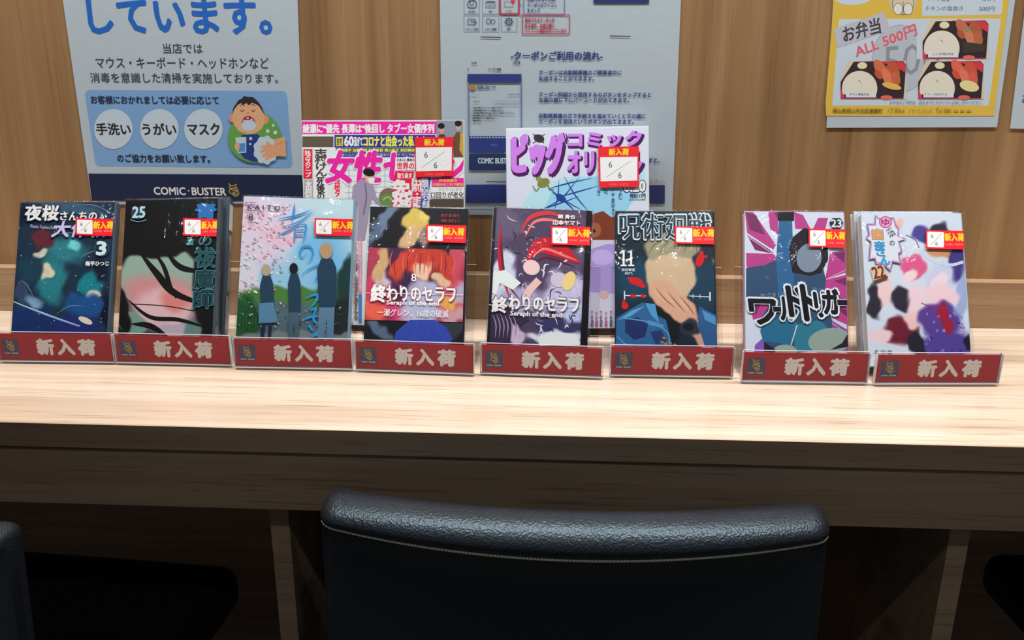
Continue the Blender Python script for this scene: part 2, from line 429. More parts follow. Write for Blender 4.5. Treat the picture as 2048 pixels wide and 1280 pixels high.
B.poly([(465, 230), (467, 216), (474, 206), (478, 200), (485, 197), (488, 192), (497, 194), (506, 194), (512, 199), (519, 206), (525, 216), (530, 230), (526, 224), (519, 213), (512, 208), (504, 206), (498, 211), (493, 206), (488, 210), (482, 206), (475, 211), (469, 219)], (36, 30, 36))
for cx in (485, 507): B.stroke([(cx - 4, 220), (cx, 223), (cx + 4, 219)], 1.5, (50, 40, 40)); B.stroke([(cx - 4, 211 + (cx < 490)), (cx, 209), (cx + 4, 212)], 1.4, (50, 40, 40))
B.stroke([(494, 226), (496, 227), (498, 225)], 1.0, (150, 100, 80))
B.poly([(484, 245), (487, 236), (494, 232), (501, 232), (508, 237), (512, 245)], (150, 30, 60))
for q in ((489, 241), (496, 236), (504, 239), (507, 243)): B.ell(q[0], q[1], 2.4, 1.8, WHITE)
B.ell(498, 251, 14.5, 11, WHITE)
B.poly([(471, 275), (493, 274), (493, 305), (476, 306)], WHITE); B.poly([(474, 287), (491, 286), (491, 303), (478, 304)], (70, 130, 185))
B.ell(475, 293, 5, 8, SKIN)
B.ell(502, 277, 3.2, 3.2, WHITE); B.ell(501, 288, 2.2, 2.2, WHITE)
B.poly([(532 + 24 * math.cos(t) * (1 + .06 * math.cos(9 * t)), 300 + 28 * math.sin(t) * (1 + .06 * math.cos(9 * t))) for t in np.linspace(0, 2 * np.pi, 70, endpoint=False)], WHITE)
B.poly([(550, 278), (571, 273), (573, 313), (556, 312), (540, 317), (533, 322), (530, 317), (536, 312), (526, 315), (524, 310), (534, 304), (521, 306), (520, 301), (530, 296), (521, 296), (523, 292), (534, 289), (532, 283), (536, 282), (542, 288), (549, 289)], (205, 150, 112))
B.stroke([(552, 290), (562, 286), (572, 283)], 1.0, (170, 115, 85))
for q in ((536, 262, 3.6), (547, 251, 2.8), (551, 265, 4)): B.ell(q[0], q[1], q[2], q[2], (190, 208, 205))
B.build('gargling_boy_picture', M_INK, e)

# --- coupon instructions, middle
e, sf = wall_sheet('poster', ((877, -170), (1369, -170), (1344, 431), (886, 429)), 'white coupon instruction poster with navy boxes and small blue text, behind the purple-titled magazine', 0.0012)
P = Print(sf, 1.42); NV = (38, 52, 120); GL = (120, 135, 160); RD = (170, 50, 70)
for j, (y0, y1) in enumerate(((-10, 28), (31, 63))):
    for i, (x0, x1) in enumerate(((928, 959), (965, 998), (1003, 1034))):
        if not (j == 0 and i == 2): P.frame(x0, y0, x1, y1, 0.9, GL)
DK = (60, 72, 100)
P.stroke([(938, 2), (935, 9), (938, 15), (950, 15), (953, 8), (949, 1), (938, 2)], 1.6, DK); P.frame(940, -1, 947, 10, 1.2, DK)
P.frame(972, 3, 990, 15, 1.2, (100, 112, 150)); P.stroke([(975, 8), (987, 8)], 1, GL); P.stroke([(975, 11), (987, 11)], 1, GL); P.stroke([(973, 3.5), (990, 3.5)], 1.6, DK)
P.frame(1009, 2, 1026, 13, 1.0, GL); P.ell(1026, 1, 4, 6, (205, 50, 70))
P.text('席を選ぶ', 937, 21, 951, 25, DK, bold=.02); P.text('利用', 978, 21, 984, 25, DK, bold=.02); P.text('クーポン', 1012, 20, 1024, 24, DK, bold=.02)
P.frame(936, 38, 950, 49, 1.2, DK); P.stroke([(941, 42), (953, 44), (948, 50)], 1.3, DK)
P.stroke([(973, 40), (977, 37), (982, 41), (978, 47), (973, 45), (973, 40)], 1.2, DK); P.stroke([(983, 40), (988, 39), (990, 45), (985, 48), (982, 44), (983, 40)], 1.2, DK)
for k in range(8):
    a_ = k * math.pi / 4; P.stroke([(1018 + 6 * math.cos(a_), 43 + 6 * math.sin(a_)), (1018 + 9 * math.cos(a_), 43 + 9 * math.sin(a_))], 2.2, DK)
P.stroke([(1018 + 6 * math.cos(t), 43 + 6 * math.sin(t)) for t in np.linspace(0, 6.3, 9)], 1.6, DK); P.stroke([(1018 + 2.5 * math.cos(t), 43 + 2.5 * math.sin(t)) for t in np.linspace(0, 6.3, 7)], 1.2, DK)
P.text('ポイント利用', 933, 56, 956, 60, DK, bold=.03); P.text('スタンプ履歴', 971, 56, 993, 60, DK, bold=.03); P.text('設定', 1014, 55, 1022, 59, DK, bold=.03)
P.frame(1000, -12, 1038, 28, 3.4, RD); P.frame(1047.5, -12, 1129, 28, 1.4, (80, 105, 165)); P.stroke([(1039, 9), (1047, 10)], 1.2, (80, 105, 165))
P.text('利用できるときは、', 1055, -5, 1112, 3, NV, bold=.02); P.text('クーポンのアイコン', 1055, 6, 1113, 14, NV, bold=.02); P.text('をタップ', 1055, 17, 1080, 25, NV, bold=.02)
P.frame(1045, 30, 1139, 68, 1.7, RD, slope=0); P.stroke([(1038, 28), (1045, 32)], 1.4, RD)
P.text('使用できるクーポンが', 1050, 36, 1109, 44, RD, bold=.03); P.text('ある場合、右端の様に', 1050, 47, 1109, 55, RD, bold=.03); P.text('アイコンに通知が付いています', 1050, 57, 1133, 65, RD, bold=.03)
P.rect(1187, -12, 1298, 7, (34, 46, 100)); P.stroke([(961, 74), (1002, 75)], 1.8, (30, 40, 60)); P.stroke([(1220, 72), (1261, 73)], 1.8, (30, 40, 60))
P.text('-クーポンご利用の流れ-', 1022, 103, 1205, 120, NV, bold=.03)
for t, x1, y in (('クーポンは自動精算機のご精算途中に', 1243, 145), ('利用することができます。', 1188, 157), ('クーポン詳細から使用するのボタンをタップすると', 1302, 189), ('左図の様に下にバーコードが出てきます。', 1258, 200), ('自動精算機の方で手続きを進めていくと下の様に', 1291, 232), ('クーポンを使用というボタンが出てきます。', 1267, 243)):
    P.text(t, 1078, y - 4.7, x1, y + 4.7, NV, bold=.022)
P.text('最終確認画面に表示されますと、', 1180, 315, 1319, 325, NV, bold=.03); P.text('会員証をご提示くださいませんください。', 1150, 358, 1331, 366, RD, bold=.01)
BK = (30, 36, 48)
P.text('10:43', 943, 124, 953, 128, BK, bold=.03); P.text('LTE 71%', 1027, 123, 1040, 128, BK, bold=.05); P.text('<', 935, 136, 939, 142, BK); P.text('クーポン詳細', 977, 136, 1002, 141, BK, bold=.03)
P.rect(935, 148, 1043, 165, NV); P.stroke([(937, 165), (938, 274)], 2.4, (95, 110, 160)); P.stroke([(1042.5, 165), (1043, 274)], 2.4, (95, 110, 160))
P.ell(945.5, 174, 6.2, 6.2, (160, 120, 60)); P.text('初回限定ご来店クーポン', 954, 171, 992, 177, (50, 58, 100), bold=.03)
for x0, x1, y, c in ((942, 960, 189, GL), (1015, 1041, 189, DK), (946, 960, 203, DK), (986, 1040, 203, GL), (992, 1041, 208, GL)): P.text('有効期限は当日限り', x0, y - 1.6, x1, y + 1.6, c, bold=.01)
for x0, x1, y in ((942, 1006, 216), (943, 1008, 221), (941, 1030, 226.5), (941, 997, 231), (942, 990, 236), (945, 963, 241)): P.text('・ご利用の際はスタッフへご提示ください。', x0, y - 2, x1, y + 2, BK, bold=.02)
P.rect(938, 272, 1012, 305, NV)
for k in range(12): P.stroke([(941 + k * 6.2, 274), (945 + k * 6.2, 276)], 1.6, WHITE)
P.text('使用する', 982, 288, 995, 292, (120, 135, 190)); P.rect(938, 308, 1014, 340, (26, 44, 88)); P.text('COMIC BUSTER', 956, 316, 1024, 327, (190, 200, 212), bold=.03)
P.stroke([(972, 363), (1012, 364)], 1.8, BK); P.rect(932, 369, 1012, 406, NV); P.stroke([(935, 419), (1000, 420)], 1.4, (70, 85, 130))
P.rect(1297, 370, 1329.5, 407, (38, 46, 92)); P.stroke([(1108, 420), (1170, 420)], 1.4, DK)
P.build('coupon_print', M_INK, e)

# --- lunch box menu, right
e, sf = wall_sheet('poster', ((1672, -110), (2046, -110), (1994, 254.5), (1653, 255.5)), 'yellow and white lunch box menu with three meal photos on the wall', 0.0012)
P = Print(sf, 1.42); YE = (200, 168, 64)
P.poly([(1666, -60), (2025, -60), (1988, 232), (1652, 232), (1651, 205), (1666, 20)], YE)
P.poly([(1678, 38), (2002, 37), (1977, 211), (1664, 211)], WHITE); P.poly([(1845, -60), (2012, -60), (2003, 29), (1844, 32)], WHITE)
P.ell(1708, -8, 40, 18, WHITE, rot=-4)
P.text('チキンの塩焼き', 1850, 12, 1926, 22, (70, 80, 100), bold=.01); P.text('500円', 1958, 13, 1989, 23, (70, 80, 100), bold=.01); P.text('チキン南蛮', 1855, -7, 1900, 3, (70, 80, 100)); P.text('450円', 1962, -7, 1990, 3, (70, 80, 100))
P.ell(1806, 4, 27, 26, (190, 172, 150)); P.ell(1806, 8, 22, 22, (70, 66, 60)); P.ell(1806, 8, 21, 21, (195, 180, 155)); P.stroke([(1806, 3), (1806, 29)], 1.2, (70, 66, 60)); P.ell(1796, 18, 9.6, 12, (80, 76, 70)); P.ell(1796, 18, 8.6, 11, (212, 210, 195)); P.ell(1816, 18, 9.6, 12, (80, 76, 70)); P.ell(1816, 18, 8.6, 11, (212, 210, 195))
P.ell(1801, 117, 57, 68, (150, 158, 168)); P.ell(1801, 117, 55, 66, (165, 174, 184))
P.text('500', 1768, 88, 1880, 150, (125, 132, 142), bold=-.01, rot=6); P.rect(1833, 42, 1977, 118, WHITE)
P.poly([(1667, 58), (1768, 24), (1781, 60), (1674, 96)], (170, 172, 184)); P.text('お弁当', 1686, 44, 1760, 76, (58, 54, 62), bold=.02, rot=15)
P.text('ALL 500円', 1709, 70, 1833, 94, (205, 82, 102), bold=.02, rot=21)
def bento(x, y, w_, h_, kind):
    q = lambda *p: [(x + a * w_, y + b * h_) for a, b in p]
    P.poly(q((.12, 0), (1, 0), (1, 1), (0, 1), (0, .5)), (196, 182, 158)); P.poly(q((.20, .02), (.95, .0), (1.0, .10), (.96, 1), (0, 1), (0, .55)), (44, 28, 34))
    P.poly(q((.42, .0), (.94, .02), (1, .12), (.98, .30), (.80, .10)), (190, 50, 60)); P.poly(q((0, .76), (.05, .76), (.06, 1), (0, 1)), (190, 50, 80)); P.stroke(q((.02, .985), (.96, .985)), 1.6, (180, 50, 70))
    c = ((176, 100, 72), (190, 98, 66), (202, 92, 72))[kind]
    for cx, cy, rx, ry, dd in ((.62, .22, .17, .14, 0), (.80, .28, .15, .17, -18), (.72, .45, .16, .12, 14), (.84, .46, .11, .12, -8), (.58, .36, .08, .08, -20)):
        P.ell(x + cx * w_, y + cy * h_, rx * w_, ry * h_, (c[0] + dd, c[1] + dd, c[2] + dd), rot=cx * 90)
    if kind: P.ell(x + .78 * w_, y + .66 * h_, .15 * w_, (.08, .14)[kind - 1] * h_, ((222, 168, 80), (214, 196, 140))[kind - 1], rot=14)
    else: P.ell(x + .68 * w_, y + .25 * h_, .05 * w_, .05 * h_, (120, 130, 90)); P.poly(q((.60, .55), (.95, .62), (.94, .80), (.62, .85)), (52, 50, 40))
    P.ell(x + .33 * w_, y + .12 * h_, .075 * w_, .09 * h_, (208, 200, 160)); P.ell(x + .70 * w_, y + .96 * h_, .09 * w_, .06 * h_, (205, 96, 80))
    P.poly([(x + w_ * (.29 + .27 * math.cos(t)), y + h_ * (.72 - .46 * math.sin(t))) for t in np.linspace(-.35, math.pi + .35, 24)], (206, 200, 186))
    P.stroke(q((.27, .50), (.31, .56)), 1.2, (90, 88, 80)); P.rect(x + .08 * w_, y + .82 * h_, x + .54 * w_, y + .96 * h_, (200, 208, 224))
bento(1845, 41, 132, 77, 0); bento(1681, 122, 131, 76, 1); bento(1836, 122, 131, 76, 2)
P.text('しょうが焼き弁当', 1866, 105, 1906, 110, (70, 80, 110)); P.text('チキン南蛮弁当', 1699, 186, 1738, 191, (70, 80, 110)); P.text('チキン塩焼弁当', 1848, 186, 1894, 191, (70, 80, 110))
P.text('お弁当のご予約は、前日までにスタッフへお申し付けください', 1779, 201, 1962, 209, (110, 122, 150))
P.text('岡山県岡山市北区磨屋町', 1666, 217, 1765, 226, (118, 96, 38), bold=.02); P.text('1丁目8-6', 1776, 217, 1809, 226, (118, 96, 38)); P.text('イマージュビル1F', 1817, 217, 1864, 226, (150, 130, 45)); P.text('Tel 086', 1871, 217, 1902, 226, (130, 110, 40)); [P.stroke([(x_, 222), (x_ + 9, 222)], 4, (160, 138, 50)) for x_ in (1907, 1920, 1933)]
P.build('menu_print', M_INK, e)
# --- fourth sheet at the right edge
e, sf = wall_sheet('poster', ((2066, -110), (2340, -110), (2300, 262), (2020, 257)), 'pale blank-edged sheet cut off by the right edge of the picture', 0.0012, curl=None)
P = Print(sf, 1.75, base=0.0002); P.text('お飲み物', 2045, 186, 2110, 206, (60, 90, 150), bold=.02); P.build('blue_lettering', M_INK, e)

# ------------------------------------------------------------------ basis of a leaning thing
def basis(psi, th, ro):
    psi, th, ro = R(psi), R(th), R(ro)
    r = np.array([math.cos(psi), math.sin(psi), 0]); bk = np.array([-math.sin(psi), math.cos(psi), 0])
    u = bk * math.sin(th) + np.array([0, 0, 1.0]) * math.cos(th)
    r, u = r * math.cos(ro) + u * math.sin(ro), u * math.cos(ro) - r * math.sin(ro)
    return r, u, np.cross(u, r)          # third: into the thing (away from the viewer)
def mat_of(o, r, u, b):
    return Matrix(((r[0], b[0], u[0], o[0]), (r[1], b[1], u[1], o[1]), (r[2], b[2], u[2], o[2]), (0, 0, 0, 1)))

def sheet_ring(bm, prof, x0, x1, M):
    """extrude a closed (y,z) outline from x0 to x1"""
    a = [bm.verts.new(M @ Vector((x0, y, z))) for y, z in prof]; b = [bm.verts.new(M @ Vector((x1, y, z))) for y, z in prof]
    bm.faces.new(a[::-1]); bm.faces.new(b); n = len(prof)
    for i in range(n): bm.faces.new((a[i], a[(i + 1) % n], b[(i + 1) % n], b[i]))

def book_body(e, M, w_, h_, t, spine_mat, right_spine=True, coverm=None):
    s = 1 if right_spine else -1
    bm = bmesh.new(); q = 0.0006; n = 6; R_ = 0.0028          # cover folded round the spine, rounded at the hinges
    out = [(-s * w_ / 2, 0)]
    for k in range(n + 1):
        a = math.pi / 2 * k / n; out.append((s * (w_ / 2 - R_ + R_ * math.sin(a)), R_ - R_ * math.cos(a)))
    for k in range(n + 1):
        a = math.pi / 2 * k / n; out.append((s * (w_ / 2 - R_ + R_ * math.cos(a)), t - R_ + R_ * math.sin(a)))
    out += [(-s * w_ / 2, t), (-s * w_ / 2, t - q)]
    inn = [(-s * w_ / 2, q)]
    for k in range(n + 1):
        a = math.pi / 2 * k / n; inn.append((s * (w_ / 2 - R_ + (R_ - q) * math.sin(a)), R_ - (R_ - q) * math.cos(a)))
    for k in range(n + 1):
        a = math.pi / 2 * k / n; inn.append((s * (w_ / 2 - R_ + (R_ - q) * math.cos(a)), t - R_ + (R_ - q) * math.sin(a)))
    inn += [(-s * w_ / 2, t - q)]
    out = out[:-1]
    lo = [bm.verts.new(M @ Vector((x, y, 0))) for x, y in out]; hi = [bm.verts.new(M @ Vector((x, y, h_))) for x, y in out]
    li = [bm.verts.new(M @ Vector((x, y, 0))) for x, y in inn]; hh = [bm.verts.new(M @ Vector((x, y, h_))) for x, y in inn]
    m = len(out)
    for i in range(m - 1):
        bm.faces.new((lo[i], lo[i + 1], hi[i + 1], hi[i])); bm.faces.new((li[i + 1], li[i], hh[i], hh[i + 1]))
        bm.faces.new((hi[i], hi[i + 1], hh[i + 1], hh[i])); bm.faces.new((lo[i + 1], lo[i], li[i], li[i + 1]))
    bm.faces.new((lo[0], hi[0], hh[0], li[0])); bm.faces.new((lo[-1], li[-1], hh[-1], hi[-1]))
    bm_obj('cover', bm, spine_mat, e)
    x0, x1 = (-w_ / 2 + 0.0012, w_ / 2 - 0.0012)
    box('page_block', x0, x1, 0.0008, t - 0.0008, 0.0012, h_ - 0.0015, M_PAGES, e, M=M)

RED = (226, 22, 34); YEL = (250, 196, 30)
def wrap_sticker(e, sf, x0, y0, x1, y1, xw, gain):
    """red arrival sticker on a comic: hand-dated white box and yellow lettering"""
    S = Print(sf, gain, base=0.0022); sl = 2.0
    S.rect(x0, y0, x1, y1, RED, slope=sl); S.rect(x0 + 3, y0 + 3.2, xw, y1 - 3.2, (232, 238, 246), r=2, slope=sl * .5)
    w_ = xw - x0
    S.stroke([(x0 + w_ * .30, y1 - 8), (xw - w_ * .12, y0 + 7)], 0.8, (110, 114, 122))
    S.text('6', x0 + w_ * .28, y0 + 8, x0 + w_ * .42, y0 + 16, (60, 70, 80)); S.text('6', x0 + w_ * .52, y1 - 14, x0 + w_ * .66, y1 - 6, (60, 70, 80))
    S.text('新入荷', xw + 2, y0 + 7, x1 - 5, y0 + 21.5, YEL, bold=.04, outline=(250, 120, 20), ow=.012)
    S.text('COMIC · BUSTER', xw + 3, y1 - 10, x1 - 6, y1 - 6.2, (255, 140, 150), bold=.01)
    return S.build('arrival_sticker', M_STICK, e)

def flat_colour_mat(name, photo, gain, rough=0.35):
    return simple(name, tuple(np.clip(lin(photo) * gain, 0.004, 0.85)), rough, coat=0.3)

GB = 1.15
BOOKS = {  # x, y, psi, lean, roll, width, height, thickness, spine colour
    1: (-0.5655, -0.2190, 3.2, 23.4, 0.3, .1130, .1756, .0125, (60, 80, 100)),
    2: (-0.4405, -0.2177, 1.0, 24.5, 1.6, .1125, .1814, .0140, (58, 74, 86)),
    3: (-0.2917, -0.2215, 4.0, 20.5, -2.0, .1285, .1819, .0130, (120, 150, 180)),
    4: (-0.1521, -0.2245, 3.0, 24.8, -1.2, .1135, .1758, .0125, (26, 28, 36)),
    5: (-0.0135, -0.2233, -0.7, 25.2, -1.1, .1135, .1759, .0125, (24, 22, 38)),
    6: (0.1317, -0.2204, -0.9, 26.5, 0.6, .1133, .1759, .0125, (22, 40, 54)),
    7: (0.2764, -0.2163, -2.5, 25.8, 0.2, .1131, .1760, .0125, (170, 120, 160)),
    8: (0.4106, -0.2174, 0.1, 25.4, 0.4, .1131, .1759, .0125, (190, 200, 214)),
}
BLAB = {
    1: 'dark teal comic book with white-lilac title, at the left end of the row',
    2: 'comic book with a black cover and teal vertical title, front copy of its stand',
    3: 'large comic book with pale sky-blue and pink blossom cover and hand-brushed blue title',
    4: 'comic book with a black and crimson cover and a blue shape at its foot',
    5: 'comic book with a violet, white and red swirling cover with black right border',
    6: 'comic book number 11 with a dark navy cover, outlined title and red splashes',
    7: 'comic book with a magenta, white and teal cover and slanted black title',
    8: 'comic book number 22 with a white cover and burst-shaped title, right end of the row',
}
BZ = 0.732
def make_book(i):
    x, y, psi, th, ro, w_, h_, t, sc = BOOKS[i]
    r, u, b = basis(psi, th, ro); o = np.array([x, y, BZ]); M = mat_of(o, r, u, b)
    e = empty('comic_book', tuple(o)); tag(e, BLAB[i], 'comic book')
    book_body(e, M, w_, h_, t, flat_colour_mat('spine_ink_%d' % i, sc, GB))
    # film wrap: a thin closed sleeve round the whole book
    g = 0.0016
    wr = box('plastic_wrap', -w_ / 2 - g, w_ / 2 + g, -g, t + g, -0.0005, h_ + g, M_WRAP, e, M=M, bev=0.0012, seg=3, smooth=True)
    sf = Surface(o, r, u); sf.clip = (-w_ / 2 + .0002, .0003, w_ / 2 - .0015, h_ - .0003)
    return e, sf, M

def field_for(P, i, base, blobs, **k):
    w_, h_ = BOOKS[i][5], BOOKS[i][6]
    P.field(-w_ / 2 + 0.0002, 0.0002, w_ / 2 - 0.0022, h_ - 0.0002, 0.00125, base, blobs, **k)

# ---- 1
e, sf, M = make_book(1); P = Print(sf, GB)
field_for(P, 1, (30, 48, 68), [
    (135, 415, 70, 14, 8, (58, 86, 110), .9), (60, 430, 20, 30, 60, (22, 32, 48), .6), (130, 500, 40, 26, 10, (46, 120, 130), .9), (146, 493, 12, 9, 0, (110, 200, 205), .9),
    (86, 478, 22, 20, 10, (96, 40, 52), .5), (82, 508, 13, 8, 0, (196, 196, 176), .5), (104, 560, 26, 50, 6, (40, 118, 128), .6), (92, 545, 13, 15, 10, (206, 200, 172), .25), (60, 540, 22, 28, 30, (28, 60, 78), .6),
    (182, 566, 26, 24, 5, (24, 122, 134), .35), (186, 592, 17, 10, -10, (196, 190, 176), .35), (170, 612, 44, 24, 10, (30, 76, 132), .5), (60, 640, 48, 30, 0, (26, 48, 100), .7), (150, 650, 50, 20, 0, (34, 44, 108), .7),
    (200, 540, 14, 26, 0, (22, 30, 46), .7), (215, 620, 12, 36, 0, (18, 24, 38), .6), (45, 590, 14, 26, 0, (50, 66, 98), .8), (66, 604, 16, 10, 20, (120, 156, 186), .9)], seed=1.0, grainy=.10)
for a_, b_, c_, d_ in ((60, 420, 110, 445), (150, 410, 230, 430), (100, 470, 190, 480), (160, 515, 215, 508), (40, 560, 70, 600), (110, 630, 170, 612)):
    P.stroke([(a_, b_), ((a_ + c_) / 2, (b_ + d_) / 2 - 9), (c_, d_)], 1.3, (110, 150, 170), taper=True)
P.stroke([(27, 604), (90, 628), (160, 654)], 4.2, (110, 160, 205), taper=True); P.stroke([(27, 603), (90, 627), (160, 652)], 1.2, (200, 220, 235))
P.ell(171, 641, 15, 6, (214, 206, 186), rot=24)
rng = random.Random(4)
for k in range(46): P.ell(rng.uniform(30, 222), rng.uniform(415, 655), rng.uniform(.5, 1.5), rng.uniform(.5, 1.4), (150, 190, 200), n=8)
P.build('cover_print', M_COVER, e)
P = Print(sf, GB, base=.0014)
P.text('夜桜', 52, 411, 118, 441, (226, 224, 240), bold=.03, outline=(36, 44, 74)); P.text('さんちの', 122, 424, 195, 441, (226, 224, 240), bold=.03, outline=(36, 44, 74))
P.text('大作戦', 108, 443, 216, 474, (196, 186, 236), bold=.03, shear=.2, outline=(34, 40, 72)); P.text('Mission: Yozakura Family', 62, 449, 116, 458, (190, 194, 214), slope=4)
P.ell(205, 498, 15, 15, (70, 90, 104)); P.ell(205, 498, 13.5, 13.5, (26, 42, 58)); P.text('3', 195, 484, 213, 510, (196, 240, 226), bold=.06)
P.text('権平ひつじ', 172, 523, 219, 532, (236, 236, 244), bold=.03)
P.build('title_lettering', M_COVER, e); wrap_sticker(e, sf, 153, 437, 233, 471, 187, GB)
# ---- 2 (front copy)
e, sf, M = make_book(2); P = Print(sf, GB)
field_for(P, 2, (22, 21, 22), [
    (322, 560, 84, 70, 4, (138, 164, 150), .12), (320, 590, 78, 38, 6, (190, 130, 134), .9), (330, 620, 62, 44, 0, (206, 172, 178), .6), (350, 600, 30, 22, 10, (200, 122, 116), .8),
    (420, 560, 34, 120, 0, (22, 21, 22), .2), (300, 470, 90, 46, 6, (22, 21, 22), .12), (262, 645, 34, 22, 25, (112, 146, 134), .2), (240, 610, 16, 60, -14, (22, 21, 22), .25), (350, 662, 34, 14, 0, (176, 160, 176), .4), (385, 665, 18, 26, 0, (96, 128, 124), .4)], warp=1.5, seed=2.0)
KB = (22, 21, 22)
P.stroke([(276, 500), (312, 545), (352, 588), (430, 614)], 15, KB, taper=True); P.stroke([(300, 495), (326, 530), (340, 570), (352, 598)], 9, KB, taper=True)
P.stroke([(330, 500), (362, 535), (420, 545)], 12, KB, taper=True); P.stroke([(252, 596), (300, 634), (360, 640), (428, 660)], 9, KB, taper=True); P.stroke([(262, 648), (300, 652), (340, 676)], 12, KB, taper=True); P.stroke([(262, 608), (330, 612), (388, 622)], 2, KB)
P.build('cover_print', M_COVER, e)
P = Print(sf, GB, base=.0014)
P.text('青', 393, 408, 432, 440, (46, 108, 176), bold=.05, outline=(20, 40, 62)); P.text('の', 398, 472, 424, 492, (54, 104, 112), bold=.03)
P.text('祓', 392, 497, 430, 534, (40, 78, 86), bold=.03, outline=(60, 130, 140), ow=.012); P.text('魔', 390, 540, 428, 576, (30, 58, 66), bold=.03, outline=(70, 136, 144), ow=.012); P.text('師', 389, 579, 427, 616, (30, 58, 66), bold=.03, outline=(70, 136, 144), ow=.012)
P.text('加藤和恵', 376, 478, 388, 491, (60, 150, 160), bold=.02)
P.build('title_lettering', M_COVER, e); P = Print(sf, GB, base=.0014)
P.ell(278, 427, 15, 12, (44, 62, 72)); P.text('25', 266, 414, 291, 436, (170, 206, 220), bold=.04); P.stroke([(262, 440), (278, 444), (294, 440)], 1.4, (120, 160, 180))
P.build('volume_number', M_COVER, e); wrap_sticker(e, sf, 368, 437, 441, 472, 403, GB)
# ---- 3
e, sf, M = make_book(3); P = Print(sf, GB)
field_for(P, 3, (186, 214, 234), [
    (640, 520, 60, 70, 0, (120, 184, 226), .9), (560, 540, 70, 40, 0, (140, 196, 230), .9), (530, 460, 66, 80, 20, (214, 204, 222), .8), (500, 430, 40, 30, 0, (222, 196, 214), .8), (560, 470, 40, 20, 0, (226, 190, 208), .7), (495, 560, 26, 40, 0, (206, 208, 222), .6),
    (580, 600, 130, 26, 0, (76, 124, 62), .35), (560, 640, 110, 34, 0, (82, 104, 116), .5), (700, 575, 28, 62, 4, (34, 62, 60), .3), (690, 640, 40, 44, 0, (38, 46, 46), .4), (490, 640, 32, 48, 0, (40, 92, 50), .35), (600, 676, 140, 12, 0, (116, 128, 130), .3)], seed=3.0, warp=3)
rng = random.Random(8)
for k in range(260):
    x = rng.uniform(472, 600) ; y = rng.uniform(405, 585)
    if (x - 472) * 1.2 + (y - 405) * .55 > 175 + rng.uniform(-30, 30): continue
    P.ell(x, y, rng.uniform(1.5, 5), rng.uniform(1, 2.6), rng.choice(((236, 222, 234), (228, 184, 204), (244, 240, 246), (150, 160, 180), (220, 150, 178))), rot=rng.uniform(0, 90), n=7)
for k in range(90): P.ell(rng.uniform(470, 700), rng.uniform(596, 660), rng.uniform(1.0, 3.5), rng.uniform(.8, 1.8), rng.choice(((206, 190, 204), (60, 100, 70), (150, 176, 190), (44, 70, 60))), rot=rng.uniform(0, 90), n=6)
for k in range(9): P.stroke([(472 + 6.2 * k, 590 + 5 * k), (471 + 6.2 * k, 664)], 1.2, (30, 66, 44))
P.stroke([(478, 585), (500, 600), (524, 650)], 2, (34, 60, 44))
for cx, top, bot, wd, hc in ((534, 552, 625, 27, (176, 160, 132)), (589, 548, 625, 25, (30, 30, 38)), (654, 518, 615, 38, (176, 150, 118))):
    sc = wd / 30
    P.poly([(cx - wd * .30, top), (cx + wd * .30, top), (cx + wd * .5, top + 18), (cx + wd * .52, bot - 10), (cx + wd * .45, bot), (cx - wd * .42, bot), (cx - wd * .5, top + 20)], (38, 66, 88))
    if cx < 560:
        P.poly([(cx - 15, bot - 18), (cx + 13, bot - 20), (cx + 23, 645), (cx - 16, 647)], (84, 130, 164)); P.stroke([(cx - 6, 646), (cx - 9, 676)], 7, (36, 44, 66)); P.stroke([(cx + 8, 646), (cx + 5, 676)], 6, (36, 44, 66))
    else:
        P.poly([(cx - wd * .4, bot), (cx + wd * .42, bot), (cx + wd * .35, 677), (cx + wd * .02, 677), (cx, bot + 20), (cx - wd * .15, 677), (cx - wd * .5, 677)], (90, 128, 156) if cx > 620 else (70, 98, 112))
    P.ell(cx - 1, top - 13 * sc, 10 * sc, 13 * sc, hc)
P.build('cover_print', M_COVER, e)
P = Print(sf, GB, base=.0014); CB = (44, 150, 214)
for pts, wd in ((((556, 438), (592, 432), (624, 420)), 4), (((590, 406), (588, 425), (584, 445)), 4), (((565, 455), (600, 443), (630, 421)), 3), (((552, 474), (580, 460), (604, 446)), 3.5), (((593, 452), (590, 470), (590, 484)), 3.5), (((594, 451), (612, 450), (610, 468), (607, 486)), 3.5), (((594, 461), (608, 460)), 3), (((592, 471), (606, 470)), 3),
                (((616, 506), (606, 515), (600, 510), (604, 496), (618, 492), (626, 502), (622, 520), (612, 526)), 3.6), (((602, 551), (620, 538), (642, 530), (636, 550), (628, 568)), 3.4), (((610, 598), (622, 592), (636, 590), (630, 606), (618, 618)), 5), (((622, 620), (634, 616)), 5), (((606, 640), (622, 634), (640, 632)), 5), (((632, 614), (628, 640), (640, 650)), 5), (((618, 650), (626, 662)), 5), (((648, 628), (650, 660)), 5), (((662, 640), (660, 664)), 5), (((624, 672), (640, 668)), 6)):
    P.stroke(pts, wd, CB, taper=len(pts) > 2)
P.text('K A I T O', 496, 411, 561, 420, (40, 60, 100), bold=.02); P.stroke([(490, 421), (512, 422)], 1, (60, 70, 100)); P.text('8', 498, 428, 507, 441, (30, 40, 60)); P.stroke([(496, 446), (508, 447)], 1, (60, 70, 100)); P.stroke([(492, 405), (512, 406)], 1, (60, 70, 100))
P.build('title_lettering', M_COVER, e); wrap_sticker(e, sf, 630, 437, 712, 471, 664, GB)
